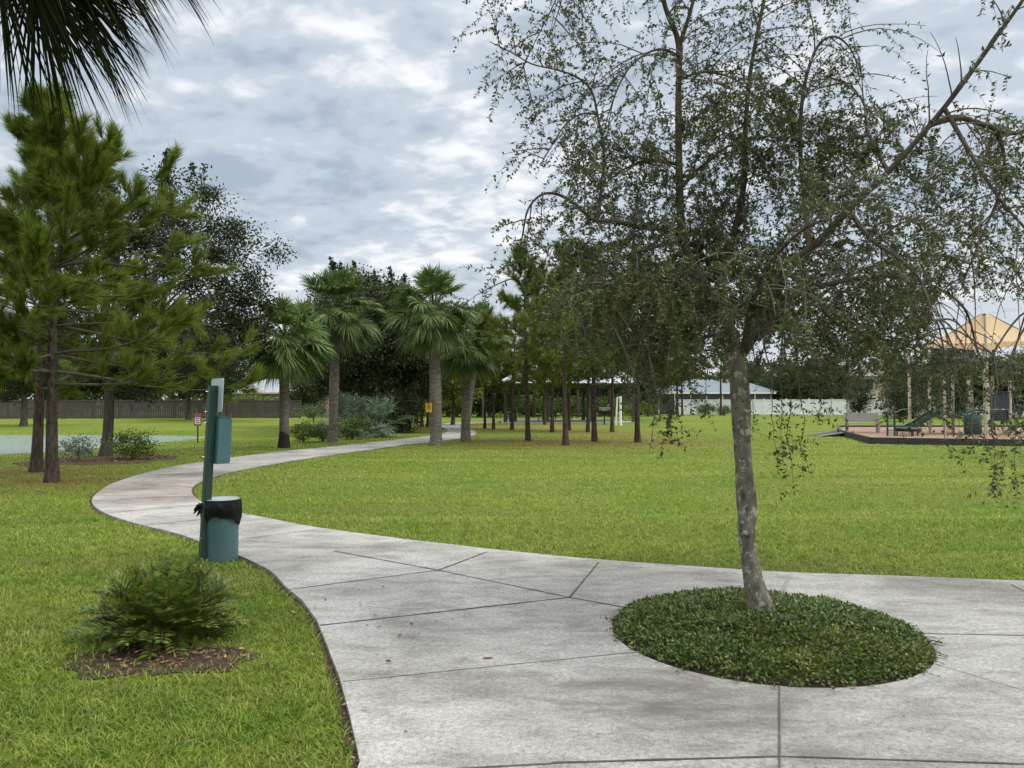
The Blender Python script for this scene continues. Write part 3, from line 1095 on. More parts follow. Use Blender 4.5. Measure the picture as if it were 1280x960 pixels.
def build_elm():
    rng = np.random.default_rng(77)
    base = Vector((1.84, 5.62, 0.0))

    def W(pts):
        out, Y = [], None
        for q in pts:
            if len(q) == 3:
                Y = q[2]
            out.append(P(q[0], q[1], Y))
        return out
    root = thing('shade_tree', base, 'young weeping shade tree with small dark leaves and lichen-spotted trunk in the round bed', 'tree')
    B = np.array(base)

    def smooth(pts, r0, r1, k=5, mid=None):
        c = catmull(pts, k)
        n = len(c)
        t = np.linspace(0, 1, n)
        r = r0 + (r1 - r0) * t ** 0.8
        return np.array([tuple(p) for p in c]), r
    trunk = W([(957, 779, 5.62), (950, 755), (943, 728), (937, 700), (933, 670), (934, 640), (931, 600), (928, 550), (925, 500), (922, 462, 5.6), (921, 440, 5.6)])
    tp = np.array([tuple(p) for p in catmull(trunk, 5)])
    tp[:, 2] = np.maximum(tp[:, 2], -0.02)
    tp[0, 2] = -0.03
    zz = tp[:, 2]
    tr = 0.065 + 0.062 * np.exp(-zz / 0.12) + 0.006 * np.sin(zz * 9) + np.where(zz > 1.6, 0.012 * (zz - 1.6), 0)
    sides = 20
    ang = np.arange(sides) / sides * 6.283
    wob = [1 + 0.05 * np.sin(3 * ang + z * 6) + 0.03 * np.sin(5 * ang - z * 11) + 0.16 * math.exp(-z / 0.06) * np.sin(4 * ang + 1) for z in zz]
    mb = MB()
    mb.tube(tp - B, tr, sides, wob=wob)
    # bark knot
    kn = np.array(P(934, 668, 5.62 - 0.074)) - B
    mb.tube([kn + np.array((0, 0.03, 0)), kn, kn + np.array((0, -0.008, 0)), kn + np.array((0, 0.008, 0))], [0.03, 0.03, 0.022, 0.012], 10)
    limbs = [
        (W([(921, 445, 5.6), (912, 412), (893, 375, 5.65), (868, 335, 5.75), (853, 292, 5.85), (849, 220, 5.9), (848, 130, 5.95), (848, 55, 6.0), (832, 10), (815, -60), (800, -140, 6.1)]), 0.052, 0.012),
        (W([(848, 60, 6.0), (860, 25, 5.95), (870, -10), (890, -70, 5.9), (900, -150)]), 0.02, 0.008),
        (W([(922, 448, 5.6), (945, 412, 5.5), (965, 375, 5.4), (985, 335, 5.3), (1012, 312, 5.2), (1032, 294, 5.15), (1060, 262, 5.1), (1110, 215, 5.0), (1180, 135, 4.9), (1250, 40, 4.8), (1292, -20, 4.75), (1350, -110, 4.7)]), 0.050, 0.006),
        (W([(935, 428, 5.6), (960, 400, 5.7), (985, 376, 5.8), (1012, 362, 5.9), (1060, 350, 6.0), (1110, 345, 6.1), (1160, 355, 6.2), (1205, 385), (1222, 440)]), 0.036, 0.007),
        (W([(1163, 155, 4.92), (1185, 149, 4.95), (1205, 148, 5.0), (1235, 158), (1262, 167, 5.1), (1300, 163), (1340, 190, 5.2)]), 0.024, 0.010),
        (W([(1245, 163, 5.1), (1255, 195, 5.15), (1250, 240), (1225, 300, 5.2), (1205, 350)]), 0.014, 0.005),
        (W([(853, 292, 5.85), (825, 286, 5.75), (795, 283, 5.6), (768, 276, 5.5), (745, 276), (722, 258, 5.4), (700, 244), (678, 243, 5.3), (660, 262), (652, 300), (640, 350)]), 0.023, 0.004),
        (W([(747, 276, 5.5), (752, 235), (755, 190), (748, 150, 5.45), (740, 115), (722, 97, 5.4), (695, 87), (665, 80, 5.35), (640, 66), (612, 52)]), 0.014, 0.003),
        (W([(745, 142, 5.45), (725, 143), (705, 158, 5.4), (688, 185), (676, 205)]), 0.008, 0.003),
        (W([(893, 375, 5.65), (915, 300, 5.9), (930, 230, 6.0), (932, 160), (938, 90), (955, 0), (970, -80), (985, -150)]), 0.030, 0.008),
        (W([(1012, 312, 5.2), (1006, 250, 5.6), (1000, 180, 5.7), (1005, 110), (1022, 58), (1045, 46), (1066, 66), (1075, 100)]), 0.022, 0.004),
        (W([(848, 70, 5.95), (830, 62, 5.8), (812, 65, 5.7), (788, 83, 5.6), (771, 113), (763, 142), (758, 180)]), 0.013, 0.003),
        (W([(851, 235, 5.9), (868, 216), (884, 203, 5.8), (910, 183), (933, 183, 5.7), (955, 200)]), 0.018, 0.005),
        (W([(906, 400, 5.6), (875, 388, 5.4), (835, 392, 5.2), (800, 410, 5.1), (775, 440)]), 0.022, 0.004),
        (W([(930, 435, 5.55), (940, 380, 5.05), (962, 330, 4.6), (1000, 290, 4.3), (1030, 275, 4.1)]), 0.026, 0.005),
        (W([(915, 420, 5.7), (900, 350, 6.3), (885, 300, 6.9), (870, 260, 7.3)]), 0.03, 0.006),
        (W([(940, 425, 5.6), (1000, 390, 6.3), (1050, 352, 6.9), (1100, 330, 7.3), (1150, 340, 7.5)]), 0.028, 0.006),
        (W([(868, 335, 5.75), (820, 330, 6.2), (780, 340, 6.6), (740, 370, 6.8)]), 0.02, 0.005),
        (W([(1060, 262, 5.1), (1090, 300, 4.8), (1120, 320, 4.6), (1150, 350, 4.5), (1165, 400)]), 0.018, 0.005),
        (W([(1110, 215, 5.0), (1085, 165, 5.4), (1080, 130, 5.6), (1060, 105, 5.8), (1030, 95, 5.9)]), 0.016, 0.004),
        (W([(1012, 362, 5.9), (1040, 400, 5.6), (1080, 420, 5.4), (1130, 430, 5.3), (1180, 460)]), 0.018, 0.004),
        (W([(845, 205, 5.9), (810, 200, 6.3), (775, 215, 6.6), (740, 245, 6.8)]), 0.016, 0.004),
        (W([(1180, 135, 4.9), (1215, 195, 4.7), (1250, 250, 4.6), (1290, 300, 4.5), (1310, 380)]), 0.016, 0.004),
        (W([(848, 100, 5.95), (880, 90, 6.2), (920, 100, 6.4), (950, 130, 6.6)]), 0.014, 0.004),
        (W([(815, -60, 6.0), (780, -80, 5.7), (740, -60, 5.5), (710, -20, 5.4), (690, 40, 5.3)]), 0.012, 0.003),
        (W([(905, 415, 5.6), (880, 422, 5.5), (845, 428, 5.6), (805, 450, 5.7)]), 0.016, 0.003),
        (W([(900, 400, 5.65), (870, 405, 6.0), (835, 400, 6.3), (790, 415, 6.5), (765, 450, 6.6)]), 0.018, 0.003),
        (W([(893, 375, 5.65), (860, 360, 5.2), (815, 350, 4.9), (780, 370, 4.8), (760, 410, 4.8)]), 0.018, 0.003),
        (W([(853, 300, 5.85), (815, 310, 5.4), (780, 320, 5.2), (740, 345, 5.1), (715, 390, 5.1)]), 0.016, 0.003),
        (W([(740, -60, 5.5), (715, -40, 5.6), (690, 10), (665, 60), (640, 110, 5.5)]), 0.008, 0.002),
    ]
    mb.build('trunk', M['elm_bark'], root, True)
    lm = MB()
    geo = []
    for pts, r0, r1 in limbs:
        c, r = smooth(pts, r0, r1)
        geo.append((c, r))
        lm.tube(c - B, r, 10 if r0 > 0.02 else 7)
    lm.build('limbs', M['elm_limb_backlit'], root, True)
    # twigs and leaves
    tw = MB()
    lc, ld = [], []

    def arc(p, d, length, n, droop, jit=0.1):
        pts = [p]
        d = d / np.linalg.norm(d)
        st = length / n
        for i in range(n):
            d = d + np.array((0, 0, -droop)) * st + rng.normal(size=3) * jit * 0.4
            d = d / np.linalg.norm(d)
            pts.append(pts[-1] + d * st)
        return np.array(pts)

    def px_of(p):
        # where a point of the crown lies along the road-side elevation (plane through the trunk)
        return p

    def leafy(pts, spacing, size=1.0):
        seg = np.linalg.norm(np.diff(pts, axis=0), axis=1)
        L = seg.sum()
        n = int(L / spacing)
        if n < 1:
            return
        s = np.sort(rng.random(n)) * L
        cum = np.r_[0, np.cumsum(seg)]
        c = np.stack([np.interp(s, cum, pts[:, k]) for k in range(3)], 1)
        t = nrm(np.stack([np.interp(s, cum, np.gradient(pts[:, k])) for k in range(3)], 1))
        side = nrm(np.cross(t, rng.normal(size=(n, 3))))
        lc.append(c)
        ld.append(t * 0.45 + side * 0.9)

    # the stout lower limbs stand clear of leaves close by
    clear = np.concatenate([tp[-14:]] + [geo[i][0][: int(len(geo[i][0]) * f)] for i, f in ((0, 0.45), (2, 0.85), (3, 0.5), (6, 0.6), (4, 1.0))])

    def crowded(p):
        d = p - clear
        return bool((((d[:, 0] ** 2 + d[:, 2] ** 2) < 0.19 ** 2) & (d[:, 1] < 0.1) & (d[:, 1] > -1.6)).any())

    ntw = 0
    for (c, r), (pts, r0, r1) in zip(geo, limbs):
        seg = np.linalg.norm(np.diff(c, axis=0), axis=1)
        cum = np.r_[0, np.cumsum(seg)]
        L = cum[-1]
        s = 0.14 if r0 > 0.02 else 0.05
        while s < L:
            p = np.array([np.interp(s, cum, c[:, k]) for k in range(3)])
            t = nrm(np.array([np.interp(min(s + 0.02, L), cum, c[:, k]) for k in range(3)]) - np.array([np.interp(max(s - 0.02, 0), cum, c[:, k]) for k in range(3)]))
            side = nrm(np.cross(t, rng.normal(size=3)))
            d = side * 0.8 + t * 0.55 + np.array((0, 0, 0.25))
            # image-plane position of the crown: thin on its left flank and top right
            u = 640 + F * p[0] / p[1]
            e = 502 - F * (p[2] - CAMZ) / p[1]
            thin = u < 770 or (e < 110 and u > 1060)
            dense = (780 < u < 1240) and e > 150
            length = rng.uniform(0.35, 0.95) * (0.55 if thin else 1.0)
            ap = arc(p, d, length, 8, 1.5, 0.14)
            tw.tube(ap - B, np.linspace(0.0055, 0.0015, 9), 4, cap=False)
            m = int(length / (0.04 if dense else 0.065))
            for q in range(m):
                k = rng.integers(1, 9)
                dd = rng.normal(size=3) * 0.7 + (ap[k] - ap[k - 1]) / np.linalg.norm(ap[k] - ap[k - 1]) * 0.8
                bl = rng.uniform(0.12, 0.42)
                bp = arc(ap[k], dd, bl, 5, 3.2, 0.16)
                if bp[-1][2] < 1.72 and rng.random() < 0.93:
                    continue
                if crowded(bp[3]) and rng.random() < 0.85:
                    continue
                ub = 640 + F * bp[3][0] / bp[3][1]
                eb = 502 - F * (bp[3][2] - CAMZ) / bp[3][1]
                airy = 0.0
                if eb < 190:
                    airy = 0.10
                if ub > 1140 and eb > 240:
                    airy = 0.2
                if ub > 1175 and 370 < eb < 440:
                    airy = 0.97
                if 1070 < ub < 1215 and eb < 130:
                    airy = 0.9
                if rng.random() < airy:
                    continue
                tw.tube(bp - B, np.linspace(0.0018, 0.0007, 6), 3, cap=False)
                leafy(bp, 0.0074 if dense else 0.012)
                ntw += 1
            if not crowded(ap[5]):
                leafy(ap[3:], 0.03)
            s += rng.uniform(0.055, 0.105) * (1.25 if thin else 1.0)
    # long hanging strands under the crown
    strands = [(838, 470, 548, 5.4), (832, 480, 540, 5.4), (958, 470, 575, 5.1), (970, 460, 560, 5.1), (985, 480, 612, 5.1), (945, 470, 545, 5.2), (1005, 480, 590, 5.0), (1060, 455, 520, 5.2), (1110, 430, 515, 4.9), (1140, 430, 525, 4.7), (1160, 420, 520, 4.7), (1180, 420, 540, 4.7), (1200, 400, 548, 4.7), (1215, 420, 570, 4.6), (1228, 440, 606, 4.6), (1245, 430, 600, 4.6), (1262, 420, 610, 4.6), (1278, 400, 580, 4.6), (1150, 400, 500, 5.2), (1175, 380, 500, 5.2), (1210, 350, 480, 5.2), (1125, 400, 490, 5.0), (1240, 380, 500, 5.0), (1262, 360, 480, 5.0), (890, 450, 500, 5.3), (860, 440, 505, 5.4), (810, 440, 500, 5.3), (1300, 380, 600, 4.6), (1030, 450, 505, 5.1), (1190, 450, 560, 4.9)]
    for px, y0, y1, Y in strands:
        if px > 1165:
            y0 = max(y0, 500)
        a, b = np.array(P(px + rng.normal() * 6, y0 - 60, Y)), np.array(P(px, y1, Y))
        n = 12
        t = np.linspace(0, 1, n)[:, None]
        pts = a + (b - a) * t + np.cumsum(rng.normal(size=(n, 3)) * 0.012, 0)
        tw.tube(pts - B, np.linspace(0.005, 0.001, n), 4, cap=False)
        # the spray hangs from the nearest limb
        allp = np.concatenate([g_[0][len(g_[0]) // 4:] for g_ in geo])
        allp = allp[allp[:, 2] > a[2] + 0.05]
        na = allp[np.argmin(np.linalg.norm(allp - a, axis=1))]
        mid = (na + a) / 2 + np.array((0, 0, 0.25 * np.linalg.norm((na - a)[:2])))
        cn = np.array([tuple(v) for v in catmull([na, mid, pts[0], pts[1]], 4)])[:9]
        tw.tube(cn - B, np.linspace(0.007, 0.005, len(cn)), 4, cap=False)
        for k in range(2, 8):
            for q in range(3 if px < 1100 else 0):
                bp = arc(cn[k], rng.normal(size=3) * 0.8 + np.array((0, 0, -0.2)), rng.uniform(0.12, 0.3), 5, 3.2, 0.16)
                tw.tube(bp - B, np.linspace(0.0015, 0.0007, 6), 3, cap=False)
                leafy(bp, 0.012)
        for q in range(14):
            k = rng.integers(2, n)
            bp = arc(pts[k], rng.normal(size=3) * 0.8 + np.array((0, 0, -0.2)), rng.uniform(0.08, 0.24), 4, 3.5, 0.15)
            tw.tube(bp - B, np.linspace(0.0015, 0.0007, 5), 3, cap=False)
            leafy(bp, 0.014)
        leafy(pts[3:], 0.025)
    tw.build('twigs', M['elm_twig'], root, True)
    C, D = np.concatenate(lc), np.concatenate(ld)
    # thin the crown: airy outside, open on the playground side
    ub = 640 + F * C[:, 0] / C[:, 1]
    eb = 502 - F * (C[:, 2] - CAMZ) / C[:, 1]
    drop = np.where((ub > 820) & (eb < 330), 0.22, 0.10)
    drop = np.where((ub > 1130) & (eb > 230), 0.32, drop)
    drop = np.where((ub > 1165) & (eb > 375) & (eb < 445), 0.88, drop)
    drop = np.where((np.abs(ub - 925) < 45) & (eb > 395) & (C[:, 1] < 5.75), 0.75, drop)
    keep = rng.random(len(C)) > drop
    C, D = C[keep], D[keep]
    n = len(C)
    lf = MB()
    lf.leaves(C - B, D, 0.032 * (0.65 + 0.6 * rng.random(n)), 0.0145 * (0.7 + 0.5 * rng.random(n)), rng)
    lf.build('leaves', M['elm_leaf'], root)
    print('elm twigs', ntw, 'leaves', n)


build_elm()

# ------------------------------------------------------------------ pines


def make_pine(seed, H, z0, spread, tufts_per, needles, nl, nw, trunk_r, label, loc, lean=(0, 0), bias=None, whorl=0.36, group=None, dead=0):
    rng = np.random.default_rng(seed)
    root = thing('pine_tree', loc, label, 'tree', group)
    zz = np.linspace(-0.05, H, 16)
    ph = rng.random(2) * 6.28
    cx = lean[0] * (zz / H) + 0.05 * np.sin(zz * 0.9 + ph[0]) * (zz / H)
    cyy = lean[1] * (zz / H) + 0.05 * np.sin(zz * 0.8 + ph[1]) * (zz / H)
    tr = trunk_r * np.clip(1 - zz / H, 0.06, 1) ** 0.75 + trunk_r * 0.35 * np.exp(-np.maximum(zz, 0) / 0.22)
    mb = MB()
    sides = 14
    a = np.arange(sides) / sides * 6.283
    wob = [1 + 0.05 * np.sin(3 * a + z) + 0.10 * math.exp(-max(z, 0) / 0.25) * np.sin(5 * a + 1) for z in zz]
    mb.tube(np.c_[cx, cyy, zz], tr, sides, wob=wob)
    mb.build('trunk', M['pine_bark'], root, True)
    br = MB()
    T, TD = [], []
    z = z0
    while z < H - 0.15:
        f = (z - z0) / (H - z0)
        for k in range(rng.integers(3, 6)):
            az = rng.random() * 6.283
            L = spread * (0.8 + 0.2 * math.sin(math.pi * min(1, 0.2 + f))) * (1 - 0.82 * f ** 1.15) * rng.uniform(0.65, 1.15)
            if bias:
                L *= 1 + bias[1] * math.cos(az - bias[0])
            el = R(rng.uniform(-6, 26) + 48 * f ** 1.5)
            d = np.array((math.cos(az) * math.cos(el), math.sin(az) * math.cos(el), math.sin(el)))
            p = np.array((np.interp(z, zz, cx), np.interp(z, zz, cyy), z))
            n = 6
            pts = [p]
            dd = d.copy()
            for i in range(n):
                dd = nrm(dd + np.array((0, 0, 0.10 if i > 2 else -0.05)) + rng.normal(size=3) * 0.07)
                pts.append(pts[-1] + dd * L / n)
            pts = np.array(pts)
            br.tube(pts, np.linspace(0.010 + 0.008 * L, 0.004, n + 1), 5, cap=False)
            T.append(pts[-1])
            TD.append(dd)
            for q in range(tufts_per):
                i = rng.integers(2, n + 1)
                s_ = nrm(dd * 0.8 + rng.normal(size=3) * 0.6 + np.array((0, 0, 0.25)))
                l2 = rng.uniform(0.2, 0.55) * min(1.0, L * 0.5)
                e = pts[i] + s_ * l2
                br.tube([pts[i], (pts[i] + e) / 2 + rng.normal(size=3) * 0.02, e], [0.008, 0.006, 0.004], 4, cap=False)
                T.append(e)
                TD.append(nrm(s_ + np.array((0, 0, 0.35))))
        z += whorl * rng.uniform(0.8, 1.2)
    for k in range(dead):
        az = rng.random() * 6.283
        zd = rng.uniform(1.3, z0 + 1.2)
        p = np.array((np.interp(zd, zz, cx), np.interp(zd, zz, cyy), zd))
        d = np.array((math.cos(az), math.sin(az), rng.uniform(-0.1, 0.35)))
        L = rng.uniform(0.5, 1.6)
        q = [p, p + d * L * 0.4 + rng.normal(size=3) * 0.05, p + d * L * 0.75 + rng.normal(size=3) * 0.08, p + d * L + np.array((0, 0, -0.1))]
        br.tube(q, [0.012, 0.009, 0.006, 0.003], 4, cap=False)
    br.build('branches', M['pine_branch'], root, True)
    T.append(np.array((cx[-1], cyy[-1], H)))
    TD.append(np.array((0, 0, 1.0)))
    T, TD = np.array(T), np.array(TD)
    m = len(T)
    n = m * needles
    Tn, Dn = np.repeat(T, needles, 0), np.repeat(TD, needles, 0)
    back = rng.random(n)[:, None] * nl * 1.15
    rad = nrm(np.cross(Dn, rng.normal(size=(n, 3))))
    o = Tn - Dn * back
    open_ = rng.uniform(0.18, 0.72, n)[:, None]
    d = nrm(Dn + rad * open_ + np.array((0, 0, -0.10)))
    L = nl * (0.75 + 0.45 * rng.random(n))[:, None]
    s = nrm(np.cross(d, rng.normal(size=(n, 3)))) * nw / 2
    tip = o + d * L + np.array((0, 0, -0.06)) * L
    V = np.stack([o - s, o + s, tip], 1).reshape(-1, 3)
    cr = MB()
    cr.add(V, np.arange(n * 3).reshape(-1, 3))
    cr.build('needles', M['needle'], root)
    return root


pA = make_pine(5, 7.6, 1.95, 2.95, 11, 150, 0.29, 0.013, 0.115, 'nearer of the two big pines at left, its dark base beside the path bend', PINE_G[0], (-0.15, 0), (R(-5), 0.38), 0.30, dead=16)
pB = make_pine(6, 7.0, 2.6, 2.6, 9, 110, 0.29, 0.014, 0.12, 'farther of the two big pines at left, half hidden by the nearer trunk', PINE_G[1], (0.2, 0.1), None, 0.36, dead=14)
GRP = 'pines of the grove before the pavilion'
protos = []
for k in range(4):
    protos.append(make_pine(30 + k, [8.0, 7.4, 7.8, 7.0][k], [2.7, 3.1, 2.6, 3.0][k], [2.4, 2.1, 2.5, 2.2][k], 12, 48, 0.31, 0.021, 0.105, 'tmp', (0, 0, 0), (0.1 * (k - 1.5), 0.1), None, 0.4, GRP, dead=6))
grove = [
    (2, 0, 0.3, 1.0, 'slim pine left of centre in the grove, its trunk before the dark picnic tables'),
    (3, 1, 1.5, 1.0, 'foremost pine of the grove, trunk leaning slightly at its foot'),
    (4, 2, 2.8, 1.02, 'pine of the grove standing just left of the black barrel grill'),
    (5, 3, 4.0, 1.05, 'rightmost slim pine of the grove, right of the white post'),
    (6, 1, 5.2, 0.95, 'pine behind the front row, between the barrel grill and the white post'),
    (7, 0, 2.2, 0.92, 'pine in the second row close behind the one left of the grill'),
    (8, 3, 0.9, 0.98, 'pine right behind the foremost pine of the grove'),
    (9, 2, 3.4, 0.95, 'pine farthest back in the grove, against the pavilion slab'),
    (10, 1, 4.4, 0.8, 'left one of two thin pines standing left of the pavilion'),
    (11, 0, 5.9, 0.82, 'right one of two thin pines standing left of the pavilion'),
    (12, 3, 1.1, 0.98, 'left one of two dark pine trunks behind the palm with the yellow sign'),
    (13, 2, 0.2, 1.0, 'right one of two dark pine trunks behind the palm with the yellow sign'),
]
used = set()
for gi, k, rz, s, lab in grove:
    if k not in used:
        used.add(k)
        r = protos[k]
        r.location, r.rotation_euler, r.scale = PINE_G[gi], (0, 0, rz), (s, s, s)
        r['label'] = lab
    else:
        dup(protos[k], PINE_G[gi], rz, lab, GRP, s)
for px, Y, k, rz, s, lab in [(847, 79, 0, 1, 1.25, 'stout far pine before the white fence, left of its thin neighbour'), (853, 80, 3, 2, 1.1, 'thin far pine before the white fence, close beside a stout one'), (901, 81, 1, 3, 1.2, 'far pine before the white fence, just left of the young tree trunk')]:
    p = P(px, 519, Y)
    dup(protos[k], (p.x, p.y, float(ground_z(p.x, p.y))), rz, lab, 'far pines by the white fence', s)

for px, Y, k, rz, s, lab in [(604, 76, 0, 1.0, 1.4, 'tall pine rising left of the pavilion, beyond the far path strip'), (668, 78, 2, 2.0, 1.5, 'tall pine rising behind the pavilion roof, left of its ridge'), (722, 75, 1, 3.0, 1.55, 'tall pine rising behind the pavilion roof at its ridge'), (762, 80, 3, 4.0, 1.6, 'tall pine rising behind the right end of the pavilion'), (520, 56, 1, 5.0, 1.25, 'pine rising above the dark oaks left of the yellow sign'), (492, 58, 2, 0.5, 1.2, 'pine top showing between the tall grey palm and the yellow sign palm'), (690, 40, 0, 2.6, 0.95, 'pine between front and back rows of the grove, left of centre'), (640, 44, 3, 5.6, 0.95, 'pine at the left edge of the grove before the grey bin')]:
    dup(protos[k], (P(px, 500, Y).x, Y, 0), rz, lab, 'pines behind and beside the grove', s)

# ------------------------------------------------------------------ palms


def fronds(mb, rng, n, pet, fan, nleaf, wid, emin, emax, center, seg=4, mat=0, pmat=1, droop=0.55, az_list=None):
    for k in range(n):
        az = (k * 2.39996 + rng.normal() * 0.2) if az_list is None else az_list[k][0]
        f = (k + 0.5) / n
        el = R(emax + (emin - emax) * f ** 1.1 + rng.normal() * 15) if az_list is None else R(az_list[k][1])
        d = np.array((math.cos(az) * math.cos(el), math.sin(az) * math.cos(el), math.sin(el)))
        L = pet * rng.uniform(0.85, 1.15)
        pts = [np.array(center, float)]
        m = 7
        for i in range(m):
            d = nrm(d + np.array((0, 0, -0.045 - 0.04 * (i / m))) * (0.6 + math.cos(el)))
            pts.append(pts[-1] + d * L / m)
        pts = np.array(pts)
        mb.tube(pts, np.linspace(0.022, 0.010, m + 1), 4, pmat, cap=False)
        hub = pts[-1]
        x = d
        side = np.cross(x, np.array((0, 0, 1.0)))
        if np.linalg.norm(side) < 0.1:
            side = np.array((1.0, 0, 0))
        side = nrm(side)
        roll = rng.normal() * 0.35
        nv = np.cross(side, x)
        side, nv = side * math.cos(roll) + nv * math.sin(roll), nv * math.cos(roll) - side * math.sin(roll)
        th = np.linspace(-1, 1, nleaf) * R(112) + rng.normal(size=nleaf) * 0.03
        Lf = fan * (0.70 + 0.30 * np.cos(th * 0.8)) * rng.uniform(0.88, 1.08, nleaf)
        costa = 0.28 * fan * np.clip(np.cos(th * 0.8), 0, 1)
        org = hub + x * costa[:, None]
        dirs = x * np.cos(th)[:, None] + side * np.sin(th)[:, None] + nv * (0.22 + 0.25 * np.abs(np.sin(th)))[:, None]
        dirs = nrm(dirs)
        sd = nrm(np.cross(dirs, nv + rng.normal(size=(nleaf, 3)) * 0.4))
        rows = []
        tt = np.linspace(0, 1, seg)
        wprof = np.interp(tt, [0, 0.3, 0.75, 1], [0.45, 1.0, 0.55, 0.06])
        dr = droop * rng.uniform(0.6, 1.4, nleaf)
        for t, w in zip(tt, wprof):
            c = org + dirs * (Lf * t)[:, None]
            c = c + np.array((0, 0, -1.0)) * (dr * Lf * t ** 2.4)[:, None] - dirs * (0.25 * dr * Lf * t ** 3)[:, None]
            rows.append(np.stack([c + sd * wid / 2 * w, c - sd * wid / 2 * w], 1))
        V = np.stack(rows, 1)  # leaf, seg, 2, 3
        base = np.arange(nleaf)[:, None] * seg * 2 + (np.arange(seg - 1) * 2)[None, :]
        q = np.stack([base, base + 1, base + 3, base + 2], -1).reshape(-1, 4)
        mb.add(V.reshape(-1, 3), q, mat)


def make_palm(seed, loc, H, r, label, nf=30, pet=0.95, fan=0.85,  boots=False, thatch=0, leafmat='palm_leaf', darkbase=False, lean=0.0, nleaf=46, wid=0.05, group='palms beside the path'):
    rng = np.random.default_rng(seed)
    root = thing('cabbage_palm', loc, label, 'palm tree', group)
    zz = np.linspace(-0.05, H, 26)
    mb = MB()
    rr = r * (1 + 0.06 * np.sin(zz * 2.3 + seed) + 0.02 * np.sin(zz * 31)) + r * 0.32 * np.exp(-np.maximum(zz, 0) / 0.25)
    mb.tube(np.c_[lean * np.clip(zz / H, 0, 1) ** 1.5, np.zeros_like(zz), zz], rr, 16)
    mb.build('trunk', M['palm_bark_burnt' if darkbase else 'palm_bark'], root, True)
    bt = MB()
    nb = 46 if boots else 22
    for k in range(nb):
        az = k * 2.39996
        f = k / nb
        z = H - (1.15 if boots else 0.55) * (1 - f) + 0.05
        c = np.array((lean * (z / H) ** 1.5, 0, z))
        d = np.array((math.cos(az), math.sin(az), 0))
        p0 = c + d * r * 0.85
        p1 = p0 + d * rng.uniform(0.06, 0.16) + np.array((0, 0, rng.uniform(0.16, 0.30)))
        bt.tube([p0, (p0 + p1) / 2 + d * 0.03, p1], [0.055, 0.045, 0.025], 5)
    bt.build('leaf_boots', M['palm_boot'], root)
    top = (lean, 0, H + 0.05)
    if thatch:
        th = MB()
        for k in range(thatch):
            fronds(th, rng, 1, pet * 0.55, fan * 0.65, 16, 0.04, 0, 0, top, 4, 0, 1, 0.7, [(rng.random() * 6.28, rng.uniform(-75, -50))])
        th.build('dead_fronds', [M['palm_boot'], M['palm_boot']], root)
    cr = MB()
    fronds(cr, rng, nf, pet, fan, nleaf, wid, -48, 72, top, droop=0.34)
    cr.build('crown', [M[leafmat], M[leafmat]], root)
    return root


make_palm(2, G(355, 560), 3.75, 0.165, 'leftmost short palm beside the path with a blackened trunk base', 54, 0.8, 0.85, True, 0, darkbase=True)
make_palm(3, G(416, 553), 5.2, 0.18, 'tall grey palm second from the left, by the round clipped bushes', 54, 0.9, 0.92, False, 0, lean=0.15)
make_palm(4, G(545, 557), 4.95, 0.215, 'tall stout palm bearing the yellow sign beside the path', 58, 0.85, 0.88, False, 7, lean=-0.1)
make_palm(7, G(582, 552), 3.85, 0.17, 'slender palm with criss-cross leaf bases just right of the yellow sign', 48, 0.8, 0.82, True, 3)
make_palm(9, G(458, 540), 5.4, 0.18, 'palm whose crown shows behind the tall grey palm, trunk hidden by dark shrubs', 28, 1.1, 0.95, False, 0, lean=0.2)
make_palm(10, G(584, 541.5), 5.0, 0.14, 'palm behind the slender one, its dark fronds above the two thin pines', 26, 1.0, 0.85, False, 0, lean=0.75)


def near_palm():
    rng = np.random.default_rng(15)
    base = Vector((-3.6, 4.75, 0))
    root = thing('cabbage_palm', base, 'near palm whose dark drooping fronds hang into the top left corner', 'palm tree')
    H = 5.78
    zz = np.linspace(-0.05, H, 20)
    mb = MB()
    mb.tube(np.c_[0 * zz, 0 * zz, zz], 0.17 + 0.05 * np.exp(-np.maximum(zz, 0) / 0.2), 16)
    mb.build('trunk', M['palm_bark'], root, True)
    cr = MB()
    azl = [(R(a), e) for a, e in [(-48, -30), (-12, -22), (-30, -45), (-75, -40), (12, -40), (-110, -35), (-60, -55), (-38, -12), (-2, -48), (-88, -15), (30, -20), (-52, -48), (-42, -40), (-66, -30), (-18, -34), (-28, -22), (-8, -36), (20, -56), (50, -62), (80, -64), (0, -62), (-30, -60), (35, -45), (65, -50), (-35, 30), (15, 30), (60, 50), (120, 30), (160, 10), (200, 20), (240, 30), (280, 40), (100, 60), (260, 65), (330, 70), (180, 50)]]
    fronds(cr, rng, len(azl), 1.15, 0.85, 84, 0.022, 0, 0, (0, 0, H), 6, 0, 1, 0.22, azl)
    cr.build('crown', [M['palm_near_backlit'], M['palm_near_backlit']], root)


near_palm()

# ------------------------------------------------------------------ broadleaf trees and shrubs


